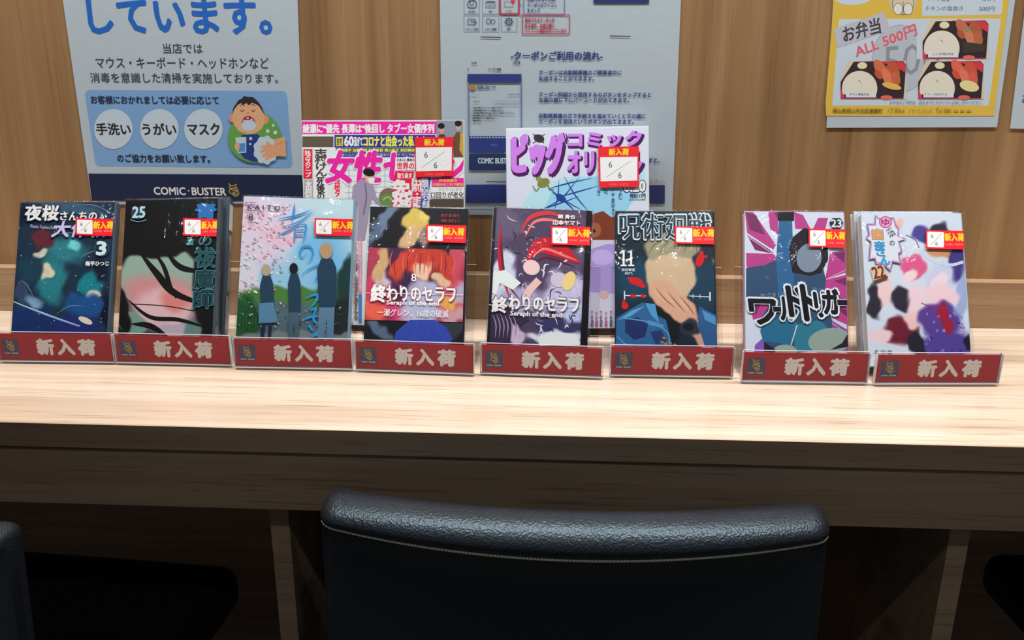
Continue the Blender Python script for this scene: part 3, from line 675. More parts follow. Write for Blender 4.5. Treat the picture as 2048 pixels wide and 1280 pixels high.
# ---- 4
e, sf, M = make_book(4); P = Print(sf, GB)
field_for(P, 4, (28, 28, 34), [(770, 440, 40, 12, -50, (104, 124, 150), .6), (745, 470, 26, 12, -60, (86, 104, 130), .7), (735, 495, 14, 8, -30, (70, 90, 116), .8),
    (760, 660, 34, 10, 40, (84, 104, 128), .6), (905, 655, 30, 20, 0, (50, 56, 66), .6), (832, 442, 27, 22, -20, (206, 182, 92), .35), (850, 430, 12, 8, 30, (222, 200, 110), .5), (820, 476, 20, 22, 10, (206, 170, 128), .5), (852, 470, 14, 22, 0, (150, 128, 120), .6)], seed=4.0, warp=4, grainy=.05)
P.build('cover_print', M_COVER, e)
P = Print(sf, GB, base=.0008)
x0, x1, y0, y1 = -.0555, .0545, None, None
a0 = sf.px(731., 495.)[1]; a1 = sf.px(731., 640.)[1]
P.field(-.0562, a1, .0545, a0, .00125, (150, 52, 78), [(745, 520, 24, 40, 0, (170, 60, 84), .8), (900, 520, 30, 50, 0, (190, 76, 96), .8), (800, 540, 30, 60, 0, (60, 40, 76), .8), (880, 520, 16, 70, 12, (30, 26, 36), .4), (750, 580, 30, 24, 0, (206, 60, 96), .8), (745, 622, 40, 18, 0, (226, 96, 76), .8), (800, 625, 30, 20, 0, (196, 60, 110), .8), (900, 600, 40, 40, 0, (200, 84, 100), .8), (905, 632, 30, 14, 0, (196, 150, 160), .8), (838, 625, 40, 30, 0, (186, 180, 206), .6), (760, 568, 16, 24, 20, (196, 180, 196), .5), (920, 590, 16, 20, 0, (176, 160, 190), .6), (762, 530, 12, 36, 8, (196, 164, 116), .4), (848, 520, 36, 36, 0, (188, 60, 48), .4), (800, 530, 16, 34, 20, (196, 70, 54), .5), (892, 530, 14, 34, -14, (186, 62, 50), .5), (846, 540, 18, 18, 0, (224, 190, 164), .5), (882, 560, 16, 13, 20, (214, 178, 146), .4), (846, 598, 34, 40, 0, (172, 178, 208), .4), (898, 604, 20, 14, 10, (214, 160, 84), .4)], seed=4.4, warp=4, grainy=.06)
for k in range(16): P.stroke([(786 + 8 * k, 500 + (k * 7) % 12), (780 + 8.6 * k, 522 + (k * 5) % 14), (784 + 8 * k, 546 + (k * 11) % 12)], 2.0, ((226, 100, 72), (130, 30, 34), (206, 74, 58))[k % 3], taper=True)
P.build('crimson_panel', M_COVER, e)
P = Print(sf, GB, base=.0011)
P.poly([(820, 640), (870, 640), (892, 654), (905, 678), (898, 690), (786, 690), (792, 664)], (52, 72, 168))
for k in range(6): P.stroke([(826 + 9 * k, 646), (808 + 17 * k, 688)], 3, (78, 104, 196) if k % 2 else (40, 56, 146), taper=True)
P.build('picture_shapes', M_COVER, e)
P = Print(sf, GB, base=.0017); TW = (240, 226, 238)
P.text('終', 743, 570, 772, 604, TW, bold=.03, outline=(150, 60, 96), ow=.02); P.text('わりのセラフ', 774, 573, 912, 603, TW, bold=.02, shear=-.15, outline=(150, 60, 96), ow=.02); P.stroke([(732, 586), (926, 590)], .9, TW)
P.text('Seraph of the end', 774, 602, 878, 613, (246, 226, 230), bold=.035); P.text('一瀬グレン、16歳の破滅', 755, 619, 897, 634, (246, 216, 222), bold=.01)
P.build('title_lettering', M_COVER, e); P = Print(sf, GB, base=.0017)
P.text('8', 823, 548, 833, 563, (240, 236, 240), bold=.01); P.build('volume_number', M_COVER, e); P = Print(sf, GB, base=.0017)
P.text('原作 鏡 貴也', 882, 428, 919, 435, (150, 70, 66), slope=1); P.text('漫画 浅見よう', 882, 438, 920, 445, (170, 60, 60), slope=1)
P.build('author_lettering', M_COVER, e); wrap_sticker(e, sf, 853, 450, 933, 485, 886, GB)
# ---- 5
e, sf, M = make_book(5); P = Print(sf, GB)
field_for(P, 5, (76, 62, 92), [(1010, 450, 30, 40, 30, (96, 84, 112), .8), (1005, 560, 26, 60, 10, (196, 204, 226), .4), (1050, 600, 50, 26, 10, (168, 160, 196), .6), (1130, 590, 42, 50, 10, (186, 182, 216), .6), (1150, 520, 20, 40, 20, (88, 74, 104), .6), (1140, 450, 40, 30, 0, (92, 70, 96), .6), (1010, 660, 40, 36, 0, (58, 46, 80), .4), (1120, 650, 50, 18, 8, (52, 52, 96), .4), (1110, 675, 60, 12, 0, (206, 214, 236), .4), (1150, 625, 26, 22, 0, (176, 186, 220), .5), (1030, 668, 18, 20, 0, (196, 176, 200), .4)], seed=5.0, warp=4, grainy=.08)
rng = random.Random(15)
for k in range(70):
    x = rng.uniform(985, 1165); y = rng.uniform(425, 685); a_ = rng.uniform(0, 6.28); L = rng.uniform(5, 16)
    P.stroke([(x, y), (x + L * math.cos(a_), y + L * math.sin(a_) - 3), (x + 1.7 * L * math.cos(a_ + .4), y + 1.7 * L * math.sin(a_ + .4))], rng.uniform(1.2, 4), rng.choice(((206, 206, 226), (60, 48, 74), (226, 226, 240), (110, 92, 130), (48, 40, 66))), taper=True)
RE = (188, 28, 46)
P.stroke([(1018, 592), (1004, 545), (1000, 500), (1002, 452)], 10, RE, taper=True); P.stroke([(1040, 600), (1012, 560), (1003, 500), (1003, 470)], 5, (90, 34, 44), taper=True)
P.stroke([(1040, 470), (1060, 436), (1100, 426), (1130, 440)], 9, (200, 52, 60), taper=True); P.stroke([(1050, 475), (1068, 445), (1100, 440), (1150, 452)], 6, (226, 120, 120), taper=True)
P.stroke([(1054, 520), (1080, 492), (1120, 500), (1158, 526)], 34, RE, taper=True); P.stroke([(1066, 512), (1090, 498), (1130, 512), (1156, 522)], 5, (240, 120, 110), taper=True); P.stroke([(1060, 530), (1090, 515), (1120, 522), (1150, 535)], 4, (110, 20, 34), taper=True)
P.ell(1063, 535, 17, 15, (232, 196, 196), rot=20); P.ell(1118, 560, 17, 15, (196, 186, 206)); P.ell(1138, 562, 12, 20, (224, 200, 130), rot=20); P.stroke([(1078, 560), (1060, 580), (1050, 598)], 15, (226, 184, 182))
P.poly([(986, 545), (1010, 540), (1042, 566), (1026, 580), (1000, 566), (992, 590), (984, 586)], (216, 226, 240)); P.poly([(1074, 676), (1100, 664), (1150, 668), (1165, 690), (1080, 692)], (216, 226, 240))
P.poly([(975, 625), (1000, 612), (1030, 625), (1060, 640), (1040, 652), (1024, 640), (1020, 690), (974, 690)], (52, 42, 66))
for k in range(6): P.stroke([(985 + 8 * k, 628), (992 + 8 * k, 650), (990 + 8 * k, 676)], 2.5, (150, 136, 170), taper=True)
P.poly([(1166, 421), (1190, 422), (1180, 700), (1163, 700)], (20, 18, 24)) if False else None
P.build('cover_print', M_COVER, e)
P = Print(sf, GB, base=.0014)
w_ = BOOKS[5][5]; P.raw([(w_ / 2 - .0085, .0003), (w_ / 2 - .0015, .0003), (w_ / 2 - .0015, .1755), (w_ / 2 - .0065, .1755)], [(0, 1, 2, 3)], (18, 16, 22)); P.raw([(-w_ / 2 + .0002, .0003), (-w_ / 2 + .003, .0003), (-w_ / 2 + .003, .1755), (-w_ / 2 + .0002, .1755)], [(0, 1, 2, 3)], (26, 22, 34))
P.text('終', 985, 594, 1014, 625, TW, bold=.04, outline=(60, 40, 70), ow=.02); P.text('わりのセラフ', 1018, 593, 1158, 622, TW, bold=.03, shear=-.15, outline=(60, 40, 70), ow=.02); P.stroke([(978, 610), (1160, 613)], .9, TW)
P.text('Seraph of the end', 1021, 624, 1124, 636, (236, 226, 240), bold=.035); P.text('鏡 貴也', 1116, 430, 1150, 438, (240, 230, 236), bold=.03); P.text('山本ヤマト', 1106, 441, 1160, 451, (240, 230, 236), bold=.03)
P.build('title_lettering', M_COVER, e); wrap_sticker(e, sf, 1102, 453, 1184, 490, 1135, GB)
# ---- 6
e, sf, M = make_book(6); P = Print(sf, GB)
field_for(P, 6, (20, 36, 48), [(1270, 560, 40, 40, 0, (20, 60, 84), .9), (1410, 570, 40, 50, 0, (22, 56, 78), .9), (1330, 640, 34, 50, 0, (16, 18, 22), .5), (1341, 548, 50, 62, 0, (192, 168, 138), .12), (1344, 496, 56, 30, -4, (148, 142, 116), .16), (1340, 524, 36, 14, 0, (196, 172, 142), .5), (1346, 604, 62, 26, 42, (200, 156, 130), .14), (1404, 668, 40, 19, 46, (200, 146, 130), .2), (1380, 656, 20, 17, 0, (40, 44, 58), .3), (1378, 655, 10, 9, 0, (14, 18, 26), .4)], seed=6.0, warp=2, grainy=.03)
P.poly([(1233, 636), (1262, 618), (1286, 604), (1308, 628), (1332, 640), (1345, 694), (1231, 694)], (42, 92, 142)); P.poly([(1398, 612), (1436, 630), (1437, 694), (1410, 694), (1396, 650)], (42, 84, 134))
for pts, c in ((((1250, 640), (1276, 634), (1296, 650), (1290, 674), (1268, 680), (1250, 664)), (28, 44, 92)), (((1300, 664), (1322, 660), (1334, 682), (1312, 690)), (30, 52, 100)), (((1236, 640), (1262, 622), (1290, 612), (1262, 632)), (84, 150, 196)), (((1290, 606), (1310, 608), (1318, 646), (1302, 630)), (72, 140, 190)), (((1404, 620), (1434, 634), (1432, 650), (1410, 640)), (74, 136, 186)), (((1296, 640), (1330, 650), (1326, 656), (1296, 650)), (72, 128, 178))): P.poly(pts, c)
P.stroke([(1234, 672), (1256, 690), (1300, 690)], 2.4, (80, 140, 190)); P.stroke([(1248, 636), (1300, 645), (1334, 664), (1340, 690)], 2.4, (84, 144, 190)); P.ell(1270, 690, 6, 4, (36, 80, 150))
P.stroke([(1249, 582), (1249, 602)], 2.4, (200, 208, 214)); P.stroke([(1249, 591), (1292, 592)], 1.8, (200, 208, 214)); P.stroke([(1378, 592), (1420, 594)], 1.8, (200, 208, 214)); P.stroke([(1420, 584), (1420, 602)], 3, (200, 208, 214)); P.stroke([(1386, 588), (1386, 597)], 1.2, (200, 208, 214)); P.stroke([(1400, 588), (1400, 597)], 1.2, (200, 208, 214))
SR = (196, 22, 34)
for cx, cy, rx, ry in ((1272, 563, 15, 8), (1262, 557, 8, 3), (1282, 570, 10, 5), (1400, 520, 8, 15), (1402, 508, 4, 7), (1412, 513, 3, 3), (1266, 592, 6, 4), (1286, 592, 5, 4), (1250, 612, 7, 7), (1247, 606, 3, 8)): P.ell(cx, cy, rx, ry, SR, rot=cx % 30, n=9)
# short strokes over plain patches in the colours of the picture
for k in range(9): P.stroke([(1296 + 12 * k, 512 - 3 * (k % 4)), (1306 + 11 * k, 492), (1322 + 9 * k, 482)], 2.2, (178, 172, 142) if k % 2 else (112, 106, 84), taper=True)
for k in range(6): P.stroke([(1300 + 12 * k, 572 + 4 * k), (1318 + 12 * k, 594 + 4 * k), (1340 + 10 * k, 612 + 4 * k)], 2.2, (140, 96, 76) if k % 2 else (222, 182, 156), taper=True)
for cx, cy in ((1324, 684), (1332, 688), (1340, 686), (1350, 690), (1328, 676)): P.ell(cx, cy, 4, 2.4, (150, 120, 50), rot=cx % 40, n=8)
P.build('cover_print', M_COVER, e)
P = Print(sf, GB, base=.0014)
P.text('呪術廻戦', 1239, 428, 1421, 479, (24, 50, 66), bold=.012, outline=(196, 208, 216), ow=.024); P.text('JUJUTSU KAISEN', 1237, 427, 1276, 431, (170, 190, 204), bold=.03)
P.rect(1245, 502, 1249, 532, (214, 226, 232)); P.rect(1260, 502, 1264, 532, (214, 226, 232))
for x_ in (1247, 1262): P.rect(x_ - 6, 530, x_ + 6, 533, (214, 226, 232)); P.rect(x_ - 6, 503, x_, 505.5, (214, 226, 232))
P.text('渋谷事変', 1243, 537, 1270, 543, (196, 206, 214), bold=.02); P.text('-開門-', 1247, 545, 1267, 550, (196, 206, 214), bold=.01)
P.build('title_lettering', M_COVER, e); wrap_sticker(e, sf, 1349, 453, 1432, 488, 1384, GB)
# ---- 7
e, sf, M = make_book(7); P = Print(sf, GB)
field_for(P, 7, (196, 206, 222), [(1640, 640, 80, 10, 0, (190, 196, 214), .8)], seed=7.0, warp=1)
MG = (172, 62, 132); MD = (112, 44, 92)
for pts in (((1490, 424), (1506, 424), (1552, 490), (1546, 500), (1494, 466)), ((1492, 506), (1548, 508), (1560, 530), (1524, 548), (1493, 534)), ((1536, 424), (1556, 424), (1556, 470), (1540, 458)), ((1588, 424), (1606, 430), (1622, 460), (1590, 458)), ((1636, 436), (1656, 436), (1650, 460), (1626, 458)), ((1500, 612), (1546, 590), (1540, 630), (1506, 640)), ((1660, 505), (1692, 500), (1692, 545), (1650, 560)), ((1640, 562), (1694, 550), (1696, 600), (1650, 600)), ((1652, 604), (1698, 602), (1699, 650), (1672, 640))):
    P.poly(pts, MG)
for pts in (((1490, 424), (1512, 430), (1530, 470), (1500, 460)), ((1548, 424), (1564, 426), (1560, 448)), ((1494, 470), (1540, 500), (1548, 508), (1510, 500)), ((1664, 506), (1690, 504), (1688, 525)), ((1668, 562), (1692, 555), (1692, 572)), ((1664, 610), (1697, 620), (1697, 634)), ((1503, 614), (1522, 604), (1512, 630))): P.poly(pts, MD)
P.poly([(1642, 628), (1699, 660), (1699, 706), (1640, 690)], (128, 72, 148)); P.poly([(1510, 690), (1530, 672), (1528, 707), (1508, 706)], (124, 84, 176))
for a_, b_, c_, d_ in ((1496, 474, 1552, 512), (1640, 500, 1694, 470), (1650, 560, 1694, 540), (1650, 602, 1698, 602), (1655, 640, 1698, 668)): P.stroke([(a_, b_), (c_, d_)], 1.4, (216, 176, 206))
TE = (48, 76, 106)
P.poly([(1492, 536), (1530, 530), (1560, 516), (1580, 505), (1640, 512), (1652, 560), (1646, 600), (1664, 640), (1664, 690), (1530, 700), (1520, 640), (1544, 600), (1492, 596)], TE)
P.poly([(1558, 436), (1584, 436), (1588, 560), (1580, 640), (1560, 640), (1552, 520)], (44, 96, 142)); P.poly([(1556, 424), (1588, 424), (1588, 442), (1556, 442)], (24, 26, 32))
P.poly([(1584, 545), (1578, 500), (1586, 474), (1608, 456), (1636, 460), (1656, 486), (1656, 520), (1642, 546), (1620, 552), (1600, 548)], (34, 30, 40)); P.ell(1618, 516, 25, 29, (118, 134, 154), rot=10)
P.poly([(1530, 640), (1580, 636), (1600, 650), (1584, 690), (1526, 682), (1520, 662)], (38, 104, 138)); P.poly([(1588, 650), (1640, 640), (1660, 660), (1640, 700), (1590, 706)], (46, 116, 140))
P.ell(1660, 682, 44, 26, (138, 156, 148), rot=-6); P.ell(1570, 703, 24, 14, (138, 156, 148)); P.stroke([(1594, 650), (1582, 690)], 2, (196, 206, 222)); P.poly([(1528, 684), (1552, 700), (1548, 709), (1528, 709)], (26, 32, 44)); P.poly([(1700, 668), (1684, 686), (1660, 700), (1700, 694)], (34, 32, 44))
P.build('cover_print', M_COVER, e)
P = Print(sf, GB, base=.0014); OW = (206, 216, 236)
for t, bx in (('ワ', (1500, 600, 1552, 648)), ('ー', (1546, 614, 1566, 624)), ('ル', (1560, 596, 1592, 640)), ('ド', (1576, 574, 1610, 632)), ('ト', (1606, 572, 1632, 640)), ('リ', (1630, 586, 1650, 634)), ('ガ', (1646, 580, 1676, 628)), ('ー', (1674, 600, 1694, 611))):
    P.text(t, *bx, (20, 20, 28), bold=.05, outline=OW, ow=.045, shear=-.12)
P.text('W O R L D', 1520, 588, 1570, 596, (120, 140, 166), slope=-3); P.text('T R I G', 1624, 576, 1642, 582, (120, 140, 166))
P.build('title_lettering', M_COVER, e); P = Print(sf, GB, base=.0014)
P.poly([(1658, 446), (1664, 437), (1680, 437), (1686, 446), (1680, 458), (1664, 458)], (30, 32, 40)); P.text('23', 1662, 440, 1682, 455, (200, 214, 226), bold=.04)
P.build('volume_number', M_COVER, e); wrap_sticker(e, sf, 1616, 458, 1693, 495, 1650, GB)
# ---- 8
e, sf, M = make_book(8); P = Print(sf, GB)
field_for(P, 8, (198, 210, 226), [
    (1846, 470, 22, 18, 0, (70, 66, 140), .4), (1880, 470, 22, 24, 0, (44, 42, 60), .3), (1885, 500, 36, 16, 16, (198, 140, 100), .3), (1915, 520, 16, 44, 6, (62, 54, 122), .3), (1800, 450, 8, 10, 0, (226, 176, 166), .6),
    (1826, 535, 26, 26, 20, (210, 88, 138), .3), (1818, 550, 13, 13, 0, (236, 206, 208), .4), (1880, 560, 28, 34, 0, (190, 196, 222), .5), (1880, 566, 16, 18, 0, (232, 206, 216), .5), (1925, 590, 12, 60, 6, (150, 166, 206), .6),
    (1750, 605, 16, 34, 0, (44, 42, 52), .3), (1770, 580, 14, 30, 10, (228, 196, 196), .4), (1806, 600, 26, 24, 30, (46, 40, 56), .3), (1880, 590, 34, 22, 0, (228, 196, 206), .5), (1830, 600, 16, 30, 0, (226, 200, 210), .6), (1800, 662, 34, 28, 10, (104, 30, 48), .3), (1826, 640, 16, 18, 0, (228, 190, 190), .5), (1760, 672, 26, 14, 0, (232, 200, 206), .4),
    (1878, 640, 42, 36, 0, (84, 62, 140), .3), (1895, 690, 50, 30, 0, (80, 64, 146), .4), (1890, 640, 12, 34, -12, (150, 30, 56), .3), (1834, 690, 16, 28, -20, (36, 36, 50), .3), (1938, 688, 8, 16, 0, (30, 30, 40), .4)], seed=8.0, warp=3)
rng = random.Random(21)
for k in range(26): P.ell(rng.uniform(1846, 1930), rng.uniform(620, 704), rng.uniform(2, 5), rng.uniform(1.5, 4), rng.choice(((140, 124, 186), (108, 96, 170), (66, 48, 124))), rot=rng.uniform(0, 90), n=7)
P.stroke([(1838, 500), (1866, 522), (1900, 530), (1926, 524)], 6, (190, 204, 226)); P.stroke([(1842, 606), (1870, 616), (1896, 618)], 1.6, (170, 40, 70)); P.stroke([(1812, 470), (1830, 480), (1838, 496)], 1.4, (70, 70, 100))
P.build('cover_print', M_COVER, e)
P = Print(sf, GB, base=.0014)
star = [(1750, 433), (1760, 441), (1786, 438), (1790, 452), (1796, 459), (1794, 472), (1810, 479), (1796, 483), (1802, 503), (1796, 508), (1799, 527), (1784, 523), (1779, 541), (1764, 527), (1752, 528), (1749, 517), (1738, 519), (1741, 484), (1732, 477), (1738, 470), (1734, 450), (1750, 450)]
c0 = np.mean(star, 0); P.poly([tuple(c0 + (np.array(q) - c0) * 1.05) for q in star], (70, 50, 110)); P.poly([tuple(c0 + (np.array(q) - c0) * 1.02) for q in star], (186, 140, 190)); P.poly([tuple(c0 + (np.array(q) - c0) * .93) for q in star], (208, 214, 232))
P.ell(1770, 445, 13, 12, (176, 76, 136)); P.ell(1770, 445, 10.5, 9.8, (222, 160, 196)); P.text('ゆ', 1762, 438, 1778, 452, (150, 50, 110), bold=.04)
P.text('らぎ荘', 1771, 459, 1790, 472, (60, 64, 96), rot=-60, bold=.02); P.text('の', 1778, 482, 1788, 492, (60, 64, 96), bold=.02)
for t, bx, c in (('幽', (1744, 459, 1764, 480), (216, 150, 90)), ('奈', (1748, 484, 1768, 500), (40, 150, 206)), ('さ', (1752, 498, 1768, 512), (40, 150, 206)), ('ん', (1760, 512, 1778, 530), (40, 160, 216))): P.text(t, *bx, c, bold=.03, outline=(60, 100, 150), ow=.02)
P.build('title_lettering', M_COVER, e); P = Print(sf, GB, base=.0014)
P.poly([(1739, 536), (1765, 527), (1774, 552), (1746, 562)], (206, 186, 150)); P.poly([(1746, 562), (1774, 552), (1775, 557), (1748, 567)], (90, 70, 40)); P.text('22', 1744, 533, 1768, 556, (120, 46, 34), bold=.03, rot=14)
P.build('volume_number', M_COVER, e); P = Print(sf, GB, base=.0014)
P.text('ミウラ', 1748, 700, 1783, 709, (60, 64, 50), bold=.02)
P.build('author_lettering', M_COVER, e); wrap_sticker(e, sf, 1850, 461, 1930, 498, 1886, GB)

# ---- second copies standing behind the front ones
for i, lab in ((2, 'second dark comic copy, only its spine showing behind the black-covered comic'), (8, 'second pale comic copy, only its page edge showing behind the white comic')):
    x, y, psi, th, ro, w_, h_, t, sc = BOOKS[i]
    dpsi = 0 if i == 2 else 0
    r, u, b = basis(psi, th, ro); o = np.array([x, y, BZ]) + b * (t + 0.0042) + r * (0.004 if i == 2 else -0.001) + u * 0.0085
    M = mat_of(o, r, u, b)
    e = empty('comic_book', tuple(o)); tag(e, lab, 'comic book')
    book_body(e, M, w_, h_ - .002, t, flat_colour_mat('rear_spine_ink_%d' % i, sc, GB))
    box('plastic_wrap', -w_ / 2 - .001, w_ / 2 + .001, -.001, t + .001, -0.0005, h_ - .001, M_WRAP, e, M=M, bev=0.001, seg=2, smooth=True)
    if i == 2:
        sfs = Surface(o + r * (w_ / 2 + .0002), b, u)
        S = Print(sfs, GB, base=.0003); 
        S.raw([(.001, .14), (t - .002, .14), (t - .002, .172), (.001, .172)], [(0, 1, 2, 3)], (190, 196, 196)); S.raw([(.001, .02), (t - .002, .02), (t - .002, .06), (.001, .06)], [(0, 1, 2, 3)], (150, 156, 158))
        v, f = text_geo('\n'.join('青の祓魔師'), .02, .008, .07); S.raw(v * np.array([.008, .07]) + np.array([t / 2, .10]), f, (150, 170, 176), ncopies(.02))
        S.build('spine_lettering', M_COVER, e)

# ------------------------------------------------------------------ display stands and their red cards
LABS = {1: (-.628, -.232, -.494, -.229), 2: (-.4925, -.2290, -.3575, -.2305), 3: (-.352, -.236, -.218, -.235), 4: (-.2145, -.2365, -.081, -.243), 5: (-.075, -.239, .060, -.245), 6: (.066, -.237, .203, -.235), 7: (.208, -.247, .3425, -.245), 8: (.3455, -.2475, .486, -.2385)}
NEAR = {1: 'the teal-covered comic', 2: 'the black-covered comics', 3: 'the sky-blue blossom comic', 4: 'the black and crimson comic', 5: 'the violet and red comic', 6: 'the navy comic number 11', 7: 'the magenta and teal comic', 8: 'the white comic number 22'}
card_proto = None
for i, (ax, ay, bx, by) in LABS.items():
    ang = math.atan2(by - ay, bx - ax); c = ((ax + bx) / 2, (ay + by) / 2); L = 0.135
    e = empty('display_stand', (c[0], c[1], CT)); tag(e, 'clear acrylic display stand holding ' + NEAR[i], 'display stand', 'acrylic stands on the counter')
    Mz = Matrix.Translation((c[0], c[1], CT)) @ Matrix.Rotation(ang, 4, 'Z')
    h = min(math.hypot(bx - ax, by - ay), L) / 2 - .0006; hp = h - .0035
    box('base_plate', -hp, hp, -0.003, 0.085, 0.0004, 0.0024, M_ACRYL, e, M=Mz)
    # pocket: back ply, front ply, end seams
    box('pocket_back', -h, h, 0.0012, 0.0028, 0.0026, 0.0365, M_ACRYL, e, M=Mz); box('pocket_front', -h, h, -0.0022, -0.0010, 0.0026, 0.0352, M_POCKET, e, M=Mz)
    bm = bmesh.new()
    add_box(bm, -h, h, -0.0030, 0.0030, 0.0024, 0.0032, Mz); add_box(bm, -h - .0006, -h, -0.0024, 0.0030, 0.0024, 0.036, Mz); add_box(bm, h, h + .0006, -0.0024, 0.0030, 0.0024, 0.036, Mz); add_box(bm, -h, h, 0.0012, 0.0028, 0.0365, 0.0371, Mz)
    bm_obj('painted_glow_edge', bm, M_EDGE, e)  # edge strips whose brightness is painted in, as if edge-lit
    x, y, psi, th, ro, w_, h_, t, sc = BOOKS[i]; depth = t * (2 if i in (2, 8) else 1) + (.0105 if i in (2, 8) else .005)
    r, u, b = basis(psi, th, ro); two = i in (2, 8)
    xo = c[0]; o = np.array([xo, y + (xo - x) * math.tan(R(psi)), BZ - .0005]); MB_ = mat_of(o, r, u, b)
    box('shelf', -hp, hp, -0.002, t + .002 if two else depth, -0.0026, -0.0010, M_ACRYL, e, M=MB_)
    box('back_panel', -hp, hp, depth + .0006, depth + .0024, 0.0065 if two else -0.0010, 0.1145, M_ACRYL, e, M=MB_)
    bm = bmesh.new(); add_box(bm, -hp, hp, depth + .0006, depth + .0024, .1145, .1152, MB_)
    bm_obj('top_edge', bm, M_EDGE, e)  # same painted edge brightness along the panel top
    # card
    if card_proto is None:
        k = empty('price_card', (0, 0, 0)); sfc = Surface((0, 0, 0), (1, 0, 0), (0, 0, 1))
        bm = bmesh.new(); add_box(bm, -.0655, .0655, -.0004, .0004, 0, .0312); bm_obj('card', bm, simple('red_card', (0.43, 0.014, 0.030), 0.6), k)
        P = Print(sfc, 1.0, base=0.0005)
        def crect(P, a0, b0, a1, b1, c): P.raw([(a0, b0), (a1, b0), (a1, b1), (a0, b1)], [(0, 1, 2, 3)], c)
        P.gain = 2.2
        for ch, cx in (('新', -.0115), ('入', .0120), ('荷', .0360)):
            v, f = text_geo(ch, .062, .0185, .0178); P.raw(v * np.array([.0185, .0178]) + np.array([cx, .0158]), f, (206, 196, 208), ncopies(.05))
        P.build('arrival_lettering', M_CARD, k)
        Q = Print(sfc, 1.5, base=0.0005); crect(Q, -.0617, .0055, -.0425, .0248, (58, 60, 88)); 
        class _Q: pass
        def cs(pts, wd, color):
            p = np.array(pts); Q2 = Q; d = np.gradient(p, axis=0); d /= np.linalg.norm(d, axis=1, keepdims=True); nn = np.stack([-d[:, 1], d[:, 0]], 1)
            q = np.vstack([p + nn * wd / 2, p - nn * wd / 2]); m = len(p); Q2.raw(q, [(a, a + 1, m + a + 1, m + a) for a in range(m - 1)], color)
        class Fake: pass
        fk = Fake(); fk.stroke = lambda pts, wd, color: cs(pts, .0006, color)
        squiggle(fk, -.0568, .0235, -.0474, .0100, (190, 160, 60), 1)
        v, f = text_geo('COMIC · BUSTER', .03, .016, .0014); Q.raw(v * np.array([.0160, .0014]) + np.array([-.0521, .0078]), f, (200, 204, 214), ncopies(.03))
        Q.build('shop_emblem', M_CARD, k); card_proto = k; root = k
    else:
        root = card_proto.copy(); COL.objects.link(root)
        for ch in list(card_proto.children):
            q = ch.copy(); COL.objects.link(q); q.parent = root
    root.location = (c[0], c[1], CT + .0042); root.rotation_euler = (0, 0, ang)
    tag(root, 'red new-arrival card with white characters under ' + NEAR[i], 'sign', 'red new-arrival cards')

# ------------------------------------------------------------------ magazines behind
def magazine(x, y, psi, th, ro, w_, h_, t, label, paper):
    r, u, b = basis(psi, th, ro); o = np.array([x, y, .729]); M = mat_of(o, r, u, b)
    e = empty('magazine', tuple(o)); tag(e, label, 'magazine')
    book_body(e, M, w_, h_, t, paper, right_spine=True); sf = Surface(o, r, u); sf.clip = (-w_ / 2 + .0002, .0003, w_ / 2 - .001, h_ - .0003); return e, sf, M, (r, u, b, o)
GM = 1.45
e, sf, M, bs1 = magazine(-.2116, -.0854, 2.3, 11.9, .4, .2070, .2615, .0065, 'weekly magazine with magenta headlines and a person in a grey suit, behind the comics', flat_colour_mat('magazine_paper', (196, 200, 208), GM))
P = Print(sf, GM); MA = (204, 36, 140); WH = (214, 218, 226); BR = (86, 76, 62)
P.rect(604, 243, 930, 655, (196, 202, 210))
for k in range(8): P.stroke([(690, 330 + 11 * k), (790, 330 + 11 * k)], 1, (120, 135, 150)); 
for k in range(6): P.stroke([(698 + 18 * k, 320), (698 + 18 * k, 420)], 1, (120, 135, 150))
P.rect(604, 243, 873, 268, MA); P.text('綾瀬に“優先 長澤は“後回し タブー女優序列', 606, 248, 868, 266, WH, bold=.04)
P.rect(873, 241, 929, 315, (120, 128, 140))
for cx, sc_, hy in ((883, (70, 44, 48), 255), (917, (96, 66, 52), 250)):
    P.poly([(cx - 11, 285 if cx < 900 else 276), (cx - 4, hy + 14), (cx + 6, hy + 14), (cx + 12, 285), (cx + 12, 314), (cx - 9, 314)], sc_); P.ell(cx, hy + 3, 5, 8, (176, 140, 124)); P.ell(cx - .5, hy - 3, 7, 6, (34, 28, 34))
P.poly([(921, 263), (929, 268), (929, 314), (919, 300)], (170, 140, 60))
P.rect(605, 273, 667, 294, BR); P.rect(669, 270, 871, 295, (48, 46, 130)); P.rect(672, 274, 686, 292, (190, 186, 70)); P.text('自宅', 674, 276, 684, 290, (40, 44, 60), bold=.02)
P.text('60', 689, 273, 707, 292, WH, bold=.05); P.text('過ぎて', 708, 274, 725, 292, WH, bold=.03); P.text('コロナと出会った私', 727, 272, 828, 293, (222, 216, 72), bold=.04); P.text('たちの', 831, 273, 868, 293, (214, 190, 220), bold=.03)
P.rect(672, 296, 832, 305, (70, 70, 60)); P.text('真屋順子 加藤三郎 竹内香苗 東山紀之 前田美波', 674, 297.5, 830, 303.5, (214, 208, 96), bold=.03); P.rect(678, 306, 832, 314, (56, 56, 140)); P.text('働く人へ 医療従事者を応援ありがとう 今こそ絆', 682, 307.5, 830, 312.5, (176, 176, 216), bold=.01)
P.rect(607, 298, 625, 357, (196, 36, 56)); P.vtext('独占スクープ', 610, 301, 622, 354, WH, bold=.03); P.rect(608, 359, 626, 420, (150, 146, 144)); P.vtext('木村拓哉', 611, 361, 624, 419, (220, 222, 224), bold=.03)
P.rect(627, 296, 657, 420, WH); P.vtext('志村けん', 630, 298, 654, 353, (66, 62, 60), bold=.05); P.vtext('死後の手紙', 634, 355, 650, 430, (50, 46, 48), bold=.04); P.rect(667, 352, 683, 420, WH); P.vtext('極秘タッキー', 669, 352, 681, 428, (196, 40, 70), bold=.03)
